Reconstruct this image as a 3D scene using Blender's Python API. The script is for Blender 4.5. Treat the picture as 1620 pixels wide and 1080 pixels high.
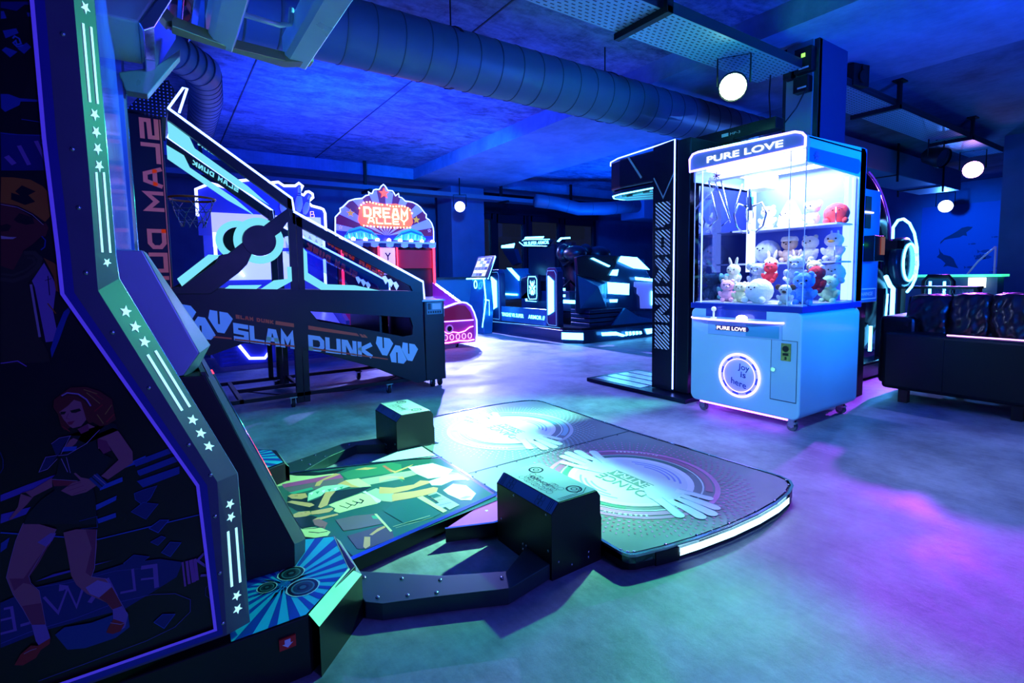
import bpy, bmesh, math, random
from mathutils import Vector, Matrix
for o in list(bpy.data.objects): bpy.data.objects.remove(o)
S=bpy.context.scene; COL=S.collection
random.seed(7)
PI=math.pi
def lin(h):
    if isinstance(h,str):
        h=[int(h[i:i+2],16)/255 for i in (0,2,4)]
    else: return list(h)
    return [c/12.92 if c<=.04045 else ((c+.055)/1.055)**2.4 for c in h]
# ---------------------------------------------------------------- camera, world, lights, exposure
YAW,PITCH,ROLL=math.radians(34.3),math.radians(4.65),math.radians(.9)
h=Vector((math.sin(YAW),math.cos(YAW),0)); r=Vector((math.cos(YAW),-math.sin(YAW),0))
f=h*math.cos(PITCH)+Vector((0,0,-math.sin(PITCH))); u=r.cross(f)
c,s=math.cos(ROLL),math.sin(ROLL)
R,U=c*r-s*u, s*r+c*u
cam=bpy.data.cameras.new('camera'); cam.lens=18; cam.sensor_width=36; cam.shift_y=-38/1620; cam.clip_start=.05
co=bpy.data.objects.new('camera',cam); COL.objects.link(co); S.camera=co
co.matrix_world=Matrix(((R.x,U.x,-f.x,0),(R.y,U.y,-f.y,0),(R.z,U.z,-f.z,1.05),(0,0,0,1)))
S.view_settings.view_transform='Standard'; S.view_settings.look='None'; S.view_settings.gamma=1; S.view_settings.exposure=0.0
W=bpy.data.worlds.new('world'); S.world=W; W.use_nodes=True
W.node_tree.nodes['Background'].inputs[0].default_value=(.01,.05,1,1); W.node_tree.nodes['Background'].inputs[1].default_value=.14
def lamp(name,kind,loc,col,watt,aim=None,size=.1,cone=60,blend=.5,shape=None,sy=None):
    l=bpy.data.lights.new(name,kind); l.color=col; l.energy=watt
    if kind=='AREA':
        l.size=size
        if sy: l.shape='RECTANGLE'; l.size_y=sy
    else: l.shadow_soft_size=size
    if kind=='SPOT': l.spot_size=math.radians(cone); l.spot_blend=blend
    o=bpy.data.objects.new(name,l); COL.objects.link(o); o.location=loc
    if aim: o.rotation_euler=(Vector(aim)-Vector(loc)).to_track_quat('-Z','Y').to_euler()
    return o
# stage spots (fixtures are built at the same places further down)
lamp('green_spot_light','SPOT',(3.715,2.39,2.43),(.06,1,.42),420,(1.45,1.75,0),.04,84,.3)
lamp('green_spot_core','SPOT',(3.715,2.39,2.43),(.32,1,.60),3000,(1.68,2.30,0),.05,39,1.0)
lamp('purple_spot_light','SPOT',(9.5,2.42,2.44),(.34,.05,1),2300,(2.7,.3,0),.06,50,.5)
lamp('blue_spot_light','SPOT',(5.1,9.3,2.42),(.24,.25,1),4600,(3.5,5.9,0),.06,74,.8)
lamp('far_blue_spot_light','SPOT',(14.2,4.0,2.36),(.04,.2,1),700,(9,3.0,0),.06,80,.6)
# unseen wash and fill lamps added to brighten ceiling, walls and machines; no fixtures
lamp('added_blue_wash_back','SPOT',(1.6,6.0,1.9),(.0,.05,1),800,(2.4,6.6,3.2),.3,172,.9)  # added to turn the ceiling blue; no lamp body stands here
lamp('added_blue_wash_left','SPOT',(-1.5,3.2,1.7),(.0,.05,1),330,(0,4.5,3.2),.3,170,.9)
lamp('added_blue_wash_right','SPOT',(7.4,7.2,1.0),(.0,.12,1),650,(7.2,6.8,3.2),.3,165,.9)
lamp('added_blue_fill_back','SPOT',(3.1,5.3,2.65),(.0,.2,1),900,(6.2,10.6,.9),.1,92,.9)  # added fill for the back walls and the simulator
lamp('added_blue_wash_front','SPOT',(2.2,-1.6,2.4),(.0,.25,1),40,(3.5,1.6,1.2),.1,110,.9)
lamp('azure_wash_front','SPOT',(5.0,-2.4,2.2),(.0,.42,1),900,(3.9,1.7,1.3),.1,30,.9)  # out-of-view lamp inferred from the azure claw machine side
lamp('added_pale_wash_left','SPOT',(-.9,.4,2.7),(.18,.55,1),800,(3.33,2.0,.45),.1,20,.6)  # added to brighten the claw machine front
lamp('added_teal_wash_head','SPOT',(3.6,2.3,2.3),(.10,.75,1),1900,(.35,2.5,2.2),.05,24,.7)  # added to brighten the hood and overhead frames
lamp('added_violet_wash_front','SPOT',(1.6,-2.2,1.5),(.14,.10,1),230,(0.0,1.6,.7),.1,70,.9)  # added behind the camera to brighten the dance cabinet side
lamp('added_blue_wash_up_front','SPOT',(4.2,-.6,1.2),(.0,.09,1),620,(4.2,1.0,3.2),.3,172,.9)
lamp('added_blue_wash_shark','SPOT',(12.6,4.2,2.4),(.0,.17,1),330,(15,3.7,1.2),.1,90,.8)
# ---------------------------------------------------------------- materials
MATS={}
def mat(name,col=None,rough=.5,metal=0,noise=0,scale=12,em=None,strength=0,bump=0,spec=.5,alpha=1):
    if name in MATS: return MATS[name]
    m=bpy.data.materials.new(name); m.use_nodes=True; nt=m.node_tree; b=nt.nodes['Principled BSDF']
    cl=list(lin(col or '808080'))+[1]
    b.inputs['Base Color'].default_value=cl; b.inputs['Roughness'].default_value=rough; b.inputs['Metallic'].default_value=metal
    b.inputs['Specular IOR Level'].default_value=spec
    if em:
        b.inputs['Emission Color'].default_value=list(lin(em))+[1]; b.inputs['Emission Strength'].default_value=strength
    tc=nt.nodes.new('ShaderNodeTexCoord'); n=nt.nodes.new('ShaderNodeTexNoise'); n.inputs['Scale'].default_value=scale; n.inputs['Detail'].default_value=5
    nt.links.new(tc.outputs['Object'],n.inputs['Vector'])
    mr=nt.nodes.new('ShaderNodeMapRange'); mr.inputs['To Min'].default_value=max(0,rough-.06); mr.inputs['To Max'].default_value=min(1,rough+.06)
    nt.links.new(n.outputs['Fac'],mr.inputs['Value']); nt.links.new(mr.outputs[0],b.inputs['Roughness'])
    if noise:
        cr=nt.nodes.new('ShaderNodeValToRGB'); cr.color_ramp.elements[0].position=.3; cr.color_ramp.elements[1].position=.7
        cr.color_ramp.elements[0].color=[v*(1-noise) for v in cl[:3]]+[1]; cr.color_ramp.elements[1].color=[min(1,v*(1+noise)) for v in cl[:3]]+[1]
        nt.links.new(n.outputs['Fac'],cr.inputs[0]); nt.links.new(cr.outputs[0],b.inputs['Base Color'])
    if bump:
        bp=nt.nodes.new('ShaderNodeBump'); bp.inputs['Strength'].default_value=bump; bp.inputs['Distance'].default_value=.02
        nt.links.new(n.outputs['Fac'],bp.inputs['Height']); nt.links.new(bp.outputs[0],b.inputs['Normal'])
    MATS[name]=m; return m
def glow(name,col='ffffff',strength=1): return mat(name,'101010',.5,em=col,strength=strength)
def glass(name,tint='ffffff',refl=.12):
    if name in MATS: return MATS[name]
    m=bpy.data.materials.new(name); m.use_nodes=True; nt=m.node_tree; nt.nodes.clear()
    o=nt.nodes.new('ShaderNodeOutputMaterial'); mx=nt.nodes.new('ShaderNodeMixShader'); t=nt.nodes.new('ShaderNodeBsdfTransparent'); g=nt.nodes.new('ShaderNodeBsdfGlossy')
    t.inputs[0].default_value=list(lin(tint))+[1]; g.inputs['Roughness'].default_value=.03
    lw=nt.nodes.new('ShaderNodeLayerWeight'); lw.inputs[0].default_value=.25
    ml=nt.nodes.new('ShaderNodeMath'); ml.operation='MULTIPLY_ADD'; ml.inputs[1].default_value=.6; ml.inputs[2].default_value=refl*.4
    nt.links.new(lw.outputs['Facing'],ml.inputs[0]); nt.links.new(ml.outputs[0],mx.inputs[0])
    ml.inputs[1].default_value=refl*3
    nt.links.new(t.outputs[0],mx.inputs[1]); nt.links.new(g.outputs[0],mx.inputs[2]); nt.links.new(mx.outputs[0],o.inputs[0])
    MATS[name]=m; return m
def printmat(name='printed_ink',rough=.3,em=0):
    if name in MATS: return MATS[name]
    m=bpy.data.materials.new(name); m.use_nodes=True; nt=m.node_tree; b=nt.nodes['Principled BSDF']; b.inputs['Roughness'].default_value=rough
    a=nt.nodes.new('ShaderNodeAttribute'); a.attribute_name='Col'; nt.links.new(a.outputs['Color'],b.inputs['Base Color'])
    if em: nt.links.new(a.outputs['Color'],b.inputs['Emission Color']); b.inputs['Emission Strength'].default_value=em
    MATS[name]=m; return m
def stripes(name,c1,c2,scale,vec=(0,1,1),em=0):
    m=bpy.data.materials.new(name); m.use_nodes=True; nt=m.node_tree; b=nt.nodes['Principled BSDF']
    tc=nt.nodes.new('ShaderNodeTexCoord'); dp=nt.nodes.new('ShaderNodeVectorMath'); dp.operation='DOT_PRODUCT'; dp.inputs[1].default_value=vec
    ml=nt.nodes.new('ShaderNodeMath'); ml.operation='MULTIPLY'; ml.inputs[1].default_value=scale
    fr=nt.nodes.new('ShaderNodeMath'); fr.operation='FRACT'; gt=nt.nodes.new('ShaderNodeMath'); gt.operation='GREATER_THAN'; gt.inputs[1].default_value=.38
    mx=nt.nodes.new('ShaderNodeMix'); mx.data_type='RGBA'; mx.inputs[6].default_value=list(lin(c1))+[1]; mx.inputs[7].default_value=list(lin(c2))+[1]
    L=nt.links.new; L(tc.outputs['Object'],dp.inputs[0]); L(dp.outputs['Value'],ml.inputs[0]); L(ml.outputs[0],fr.inputs[0]); L(fr.outputs[0],gt.inputs[0]); L(gt.outputs[0],mx.inputs[0]); L(mx.outputs[2],b.inputs['Base Color'])
    if em: L(mx.outputs[2],b.inputs['Emission Color']); b.inputs['Emission Strength'].default_value=em
    b.inputs['Roughness'].default_value=.35; return m
def dotmat(name,c1,c2,scale,thr=.25):
    m=bpy.data.materials.new(name); m.use_nodes=True; nt=m.node_tree; b=nt.nodes['Principled BSDF']
    tc=nt.nodes.new('ShaderNodeTexCoord'); v=nt.nodes.new('ShaderNodeTexVoronoi'); v.inputs['Scale'].default_value=scale; v.inputs['Randomness'].default_value=0
    gt=nt.nodes.new('ShaderNodeMath'); gt.operation='LESS_THAN'; gt.inputs[1].default_value=thr
    mx=nt.nodes.new('ShaderNodeMix'); mx.data_type='RGBA'; mx.inputs[6].default_value=list(lin(c1))+[1]; mx.inputs[7].default_value=list(lin(c2))+[1]
    L=nt.links.new; L(tc.outputs['Object'],v.inputs['Vector']); L(v.outputs['Distance'],gt.inputs[0]); L(gt.outputs[0],mx.inputs[0]); L(mx.outputs[2],b.inputs['Base Color']); b.inputs['Roughness'].default_value=.4
    return m
BLK=mat('black_paint','0b0c10',.38); DRK=mat('dark_blue_black','10141f',.35); STEEL=mat('brushed_steel','8f949c',.28,.9,.1,30)
CHROME=mat('chrome','c8ccd2',.12,1); RUB=mat('rubber','15151a',.7); SCREW=mat('screw_metal','b8bcc4',.25,1)
WHITE=mat('white_enamel','d8dde6',.3); GREYP=mat('grey_paint','6c7078',.4,.3)
NW=glow('neon_white',(.14,.24,1),8); NC=glow('neon_cyan',(.04,.7,1),6); NL=glow('neon_lavender',(.25,.15,1),7); NR=glow('neon_red',(1,.015,.04),8)
CY=glow('lit_cyan_panel',(.20,.78,.95),1.0); VC=glow('vr_cyan_led',(.08,.50,1),11)
# ---------------------------------------------------------------- mesh builder
def ortho(d):
    d=d.normalized(); a=Vector((0,0,1)) if abs(d.z)<.9 else Vector((1,0,0)); x=d.cross(a).normalized(); return x,d.cross(x).normalized()
class MB:
    def __init__(s): s.v=[];s.f=[];s.m=[];s.sm=[];s.col=[]
    def add(s,vs,fs,m=0,smooth=False,col=None):
        o=len(s.v); s.v+=[tuple(q) for q in vs]
        for q in fs: s.f.append([i+o for i in q]); s.m.append(m); s.sm.append(smooth); s.col.append(col or (1,1,1))
        return s
    def box(s,x0,x1,y0,y1,z0,z1,m=0):
        return s.add([(x,y,z) for z in (z0,z1) for y in (y0,y1) for x in (x0,x1)],[(0,2,3,1),(4,5,7,6),(0,1,5,4),(2,6,7,3),(0,4,6,2),(1,3,7,5)],m)
    def obox(s,c,size,rz=0,m=0,rx=0):
        M=Matrix.Translation(c)@Matrix.Rotation(rz,4,'Z')@Matrix.Rotation(rx,4,'X'); a,b,d=[q/2 for q in size]
        return s.add([M@Vector((x,y,z)) for z in (-d,d) for y in (-b,b) for x in (-a,a)],[(0,2,3,1),(4,5,7,6),(0,1,5,4),(2,6,7,3),(0,4,6,2),(1,3,7,5)],m)
    def prism(s,pts,ax,a,b,m=0):
        F={'x':lambda p,t:(t,p[0],p[1]),'y':lambda p,t:(p[0],t,p[1]),'z':lambda p,t:(p[0],p[1],t)}[ax]; n=len(pts)
        return s.add([F(p,a) for p in pts]+[F(p,b) for p in pts],[list(range(n))[::-1],list(range(n,2*n))]+[(i,(i+1)%n,(i+1)%n+n,i+n) for i in range(n)],m)
    def tube(s,pts,r,n=8,closed=False,m=0):
        P=[Vector(p) for p in pts]; k=len(P); vs=[]; x=None
        for i in range(k):
            a=P[(i-1)%k] if (closed or i) else P[i]; b=P[(i+1)%k] if (closed or i<k-1) else P[i]
            d=(b-a); d=d.normalized() if d.length>1e-9 else Vector((0,0,1))
            if x is None: x,y=ortho(d)
            else:
                x=(x-d*x.dot(d)); x=x.normalized() if x.length>1e-6 else ortho(d)[0]; y=d.cross(x)
            rr=r
            for j in range(n):
                t=2*PI*j/n; vs.append(P[i]+x*math.cos(t)*rr+y*math.sin(t)*rr)
        fs=[(i*n+j,i*n+(j+1)%n,((i+1)%k)*n+(j+1)%n,((i+1)%k)*n+j) for i in range(k if closed else k-1) for j in range(n)]
        if not closed: fs+=[list(range(n))[::-1],list(range((k-1)*n,k*n))]
        return s.add(vs,fs,m,True)
    def cyl(s,p0,p1,r0,r1=None,n=16,m=0,smooth=True):
        p0,p1=Vector(p0),Vector(p1); r1=r0 if r1 is None else r1; x,y=ortho(p1-p0); vs=[]
        for p,q in ((p0,r0),(p1,r1)):
            for j in range(n): t=2*PI*j/n; vs.append(p+x*math.cos(t)*q+y*math.sin(t)*q)
        s.add(vs,[(j,(j+1)%n,(j+1)%n+n,j+n) for j in range(n)],m,smooth)
        return s.add(vs,[list(range(n))[::-1],list(range(n,2*n))],m)
    def ell(s,c,rad,n=14,m=0,rot=None,lump=0):
        M=rot or Matrix.Identity(3); c=Vector(c); vs=[]; k=n//2+1
        if not hasattr(rad,'__len__'): rad=(rad,)*3
        for i in range(k):
            a=PI*i/(k-1)
            for j in range(n):
                b=2*PI*j/n; g=1+lump*math.sin(5*a+3*b)*math.sin(4*b+i); vs.append(c+M@Vector((rad[0]*math.sin(a)*math.cos(b)*g,rad[1]*math.sin(a)*math.sin(b)*g,rad[2]*math.cos(a)*g)))
        return s.add(vs,[(i*n+j,(i+1)*n+j,(i+1)*n+(j+1)%n,i*n+(j+1)%n) for i in range(k-1) for j in range(n)],m,True)
    def lathe(s,c,d,prof,n=20,m=0):
        c=Vector(c); d=Vector(d).normalized(); x,y=ortho(d); vs=[]
        for r_,h_ in prof:
            for j in range(n): t=2*PI*j/n; vs.append(c+d*h_+(x*math.cos(t)+y*math.sin(t))*r_)
        k=len(prof)
        return s.add(vs,[(i*n+j,i*n+(j+1)%n,(i+1)*n+(j+1)%n,(i+1)*n+j) for i in range(k-1) for j in range(n)],m,True)
    def poly(s,pts,m=0,col=None): return s.add(pts,[list(range(len(pts)))],m,False,col)
    def ribbon(s,pts,w,F,m=0,col=None,closed=False):
        P=[Vector((p[0],p[1],0)) for p in pts]; k=len(P); L=[];Rr=[]
        for i in range(k):
            a=P[(i-1)%k] if (closed or i) else None; b=P[(i+1)%k] if (closed or i<k-1) else None
            d1=(P[i]-a).normalized() if a is not None and (P[i]-a).length>0 else None; d2=(b-P[i]).normalized() if b is not None and (b-P[i]).length>0 else None
            d1=d1 or d2; d2=d2 or d1
            if d1 is None: d1=d2=Vector((1,0,0))
            n1=Vector((-d1.y,d1.x,0)); n2=Vector((-d2.y,d2.x,0)); mm=n1+n2
            mm=mm.normalized() if mm.length>.2 else n1
            q=w/2/max(.45,mm.dot(n1)); L.append(P[i]+mm*q); Rr.append(P[i]-mm*q)
        for i in range(k if closed else k-1):
            j=(i+1)%k; s.poly([F(p.x,p.y) for p in (L[i],Rr[i],Rr[j],L[j])],m,col)
        return s
    def text(s,t,o,u,v,w,h,m=0,bold=0,col=None,shear=0):
        vs,fs=glyphs(t,bold); o,u,v=Vector(o),Vector(u),Vector(v)
        return s.add([o+u*(x*w+shear*y*h)+v*(y*h) for x,y in vs],fs,m,False,col)
    def stroke(s,t,o,u,v,w,h,th,m=0,col=None,gap=.18,shear=0):
        o,u,v=Vector(o),Vector(u),Vector(v); n=len(t); tot=sum(.5 if c==' ' else (.4 if c in 'I!' else 1) for c in t)+gap*(n-1); un=w/tot; x=0
        for c_ in t:
            cw=.5 if c_==' ' else (.4 if c_ in 'I!' else 1)
            for pl in STROKE.get(c_,[]):
                pts=[(x*un+th/2+px*(cw*un-th) if cw==1 else (x+cw/2)*un, th/2+py*(h-th)) for px,py in pl]
                e=[p for p in pts]
                # square caps
                if len(e)>1:
                    for a,b in ((0,1),(-1,-2)):
                        dx,dy=e[a][0]-e[b][0],e[a][1]-e[b][1]; q=math.hypot(dx,dy) or 1; e[a]=(e[a][0]+dx/q*th/2,e[a][1]+dy/q*th/2)
                s.ribbon(e,th,lambda a,b:o+u*(a+shear*b)+v*b,m,col)
            x+=cw+gap
        return s
    def build(s,name,mats,parent=None,bevel=0,**tags):
        me=bpy.data.meshes.new(name); me.from_pydata(s.v,[],s.f)
        if not isinstance(mats,(list,tuple)): mats=[mats]
        for q in mats: me.materials.append(q)
        me.polygons.foreach_set('material_index',[min(i,len(mats)-1) for i in s.m]); me.polygons.foreach_set('use_smooth',s.sm)
        if any(c!=(1,1,1) for c in s.col):
            at=me.color_attributes.new('Col','FLOAT_COLOR','CORNER'); k=0
            for pi,p in enumerate(me.polygons):
                for _ in range(p.loop_total): at.data[k].color=list(s.col[pi])+[1]; k+=1
        bm=bmesh.new(); bm.from_mesh(me); bmesh.ops.recalc_face_normals(bm,faces=bm.faces); bm.to_mesh(me); bm.free(); me.update()
        o=bpy.data.objects.new(name,me); COL.objects.link(o)
        if parent is not None: put(o,parent)
        if bevel:
            b=o.modifiers.new('bevel','BEVEL'); b.width=bevel; b.segments=3; b.limit_method='ANGLE'; b.angle_limit=math.radians(40)
        for k,v in tags.items(): o[k]=v
        return o
def wloc(o):
    p=Vector((0,0,0))
    while o is not None: p+=o.location+ (o.matrix_parent_inverse.to_translation() if o.parent else Vector((0,0,0))); o=o.parent
    return p
def put(o,parent):
    o.parent=parent; o.matrix_parent_inverse=Matrix.Translation(-wloc(parent))
STROKE={'S':[[(1,1),(0,1),(0,.52),(1,.48),(1,0),(0,0)]],'L':[[(0,1),(0,0),(1,0)]],'A':[[(0,0),(.28,1),(.72,1),(1,0)],[(.12,.34),(.88,.34)]],'M':[[(0,0),(0,1),(.5,.35),(1,1),(1,0)]],
'D':[[(0,0),(0,1),(.75,1),(1,.75),(1,.25),(.75,0),(0,0)]],'U':[[(0,1),(0,0),(1,0),(1,1)]],'N':[[(0,0),(0,1),(.25,1),(.75,0),(1,0),(1,1)]],'K':[[(0,0),(0,1)],[(1,1),(.15,.5),(1,0)]],
'B':[[(0,0),(0,1),(.85,1),(.85,.52),(0,.5)],[(.85,.52),(1,.45),(1,0),(0,0)]],'O':[[(0,.5),(0,1),(1,1),(1,0),(0,0),(0,.5)]],'X':[[(0,1),(.5,.5),(1,0)],[(1,1),(.5,.5),(0,0)]],'I':[[(.5,0),(.5,1)]],'G':[[(1,.85),(1,1),(0,1),(0,0),(1,0),(1,.5),(.55,.5)]],
'F':[[(0,0),(0,1),(1,1)],[(0,.5),(.85,.5)]],'W':[[(0,1),(.25,0),(.5,.8),(.75,0),(1,1)]],'E':[[(1,1),(0,1),(0,0),(1,0)],[(0,.5),(.85,.5)]],'!':[[(.5,0),(.5,1)]],'R':[[(0,0),(0,1),(1,1),(1,.5),(0,.5)],[(.5,.5),(1,0)]],
'V':[[(0,1),(.5,0),(1,1)]],'P':[[(0,0),(0,1),(1,1),(1,.45),(0,.45)]],'Y':[[(0,1),(.5,.5),(1,1)],[(.5,.5),(.5,0)]],'C':[[(1,1),(0,1),(0,0),(1,0)]],'T':[[(0,1),(1,1)],[(.5,1),(.5,0)]]}
GC={}
def glyphs(t,bold=0):
    if (t,bold) in GC: return GC[(t,bold)]
    cu=bpy.data.curves.new('lettering','FONT'); cu.body=t; cu.offset=bold; cu.size=1; cu.resolution_u=4
    ob=bpy.data.objects.new('lettering',cu); COL.objects.link(ob); dg=bpy.context.evaluated_depsgraph_get(); dg.update()
    me=bpy.data.meshes.new_from_object(ob.evaluated_get(dg)); bpy.data.objects.remove(ob)
    xs=[v.co.x for v in me.vertices]; ys=[v.co.y for v in me.vertices]; x0,y0=min(xs),min(ys); w=(max(xs)-x0) or 1; hh=(max(ys)-y0) or 1
    res=([((v.co.x-x0)/w,(v.co.y-y0)/hh) for v in me.vertices],[list(p.vertices) for p in me.polygons]); bpy.data.meshes.remove(me); GC[(t,bold)]=res; return res
def thing(name,loc,label,cat,group=None):
    o=bpy.data.objects.new(name,None); COL.objects.link(o); o.location=loc; o.empty_display_size=.1
    o['label']=label; o['category']=cat
    if group: o['group']=group
    return o
def copy_tree(o,loc=None,rz=None,label=None,parent=None,scale=None):
    k=o.copy(); COL.objects.link(k)
    if parent is not None: k.parent=parent
    if loc is not None: k.location=loc
    if rz is not None: k.rotation_euler=(0,0,rz)
    if scale: k.scale=(scale,)*3
    if label: k['label']=label
    for ch in list(o.children): copy_tree(ch,parent=k)
    return k
def struct(name,mb,m,**k):
    o=mb.build(name,m,**k); o['kind']='structure'; return o
def star2(cx,cy,r_,rot=PI/2,k=.42): return [(cx+math.cos(rot+i*PI/5)*r_*(1 if i%2==0 else k),cy+math.sin(rot+i*PI/5)*r_*(1 if i%2==0 else k)) for i in range(10)]
def arc2(cx,cy,r_,a0,a1,n=12): return [(cx+r_*math.cos(math.radians(a0+(a1-a0)*i/n)),cy+r_*math.sin(math.radians(a0+(a1-a0)*i/n))) for i in range(n+1)]
def inks(d,g=1): return {k:tuple(c*g for c in lin(v)) for k,v in d.items()}
INK=inks(dict(b1='141c8c',b2='2c4cc8',b3='3a6cf0',b4='1c48a8',dk='090714',p1='6a50e0',p2='a070e0',p3='c060d0',sk0='2c0a14',sk1='7c3430',sk2='d07a90',sk3='a83c70',bk='05040c',wh='e0c8e0',wh2='c8a8d8',
 **{'or':'d07a20','or2':'b86820','ol':'3c3428','ol2':'50483c','lv':'a87ce0','lv2':'c8a0f0','rd':'b0284c','rd2':'c82038','rd3':'802028','nv':'0a0c30','nv2':'1c2470','gd':'d0a050'}),.4)
INK.update(inks({'gb':'2c5c58','cream':'d8d094','mag':'b84c88','gry':'70606c','gry2':'b0a898','gry3':'5c4c5c','tea':'40987c','tea2':'28605c','hair':'142830','grn':'3c7860','skn':'e09c6c','red':'c86858','yel':'dcd49c','chk':'b0c8b0','wht':'f4f4f0','lil':'a8a0e0','brn':'a06068'}))
def art(name,data,F,parent,mb=None,step=3.5e-5,m=None):
    mb=mb or MB()
    for i,(c_,w,pts) in enumerate(data):
        P=[(a/1000,b/1000) for a,b in pts]; G=lambda a,b,i=i:F(a,b,step*i)
        if w: mb.ribbon(P,w,G,0,INK[c_])
        else: mb.poly([G(*q) for q in P],0,INK[c_])
    return mb.build(name,m or printmat(),parent)
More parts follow.
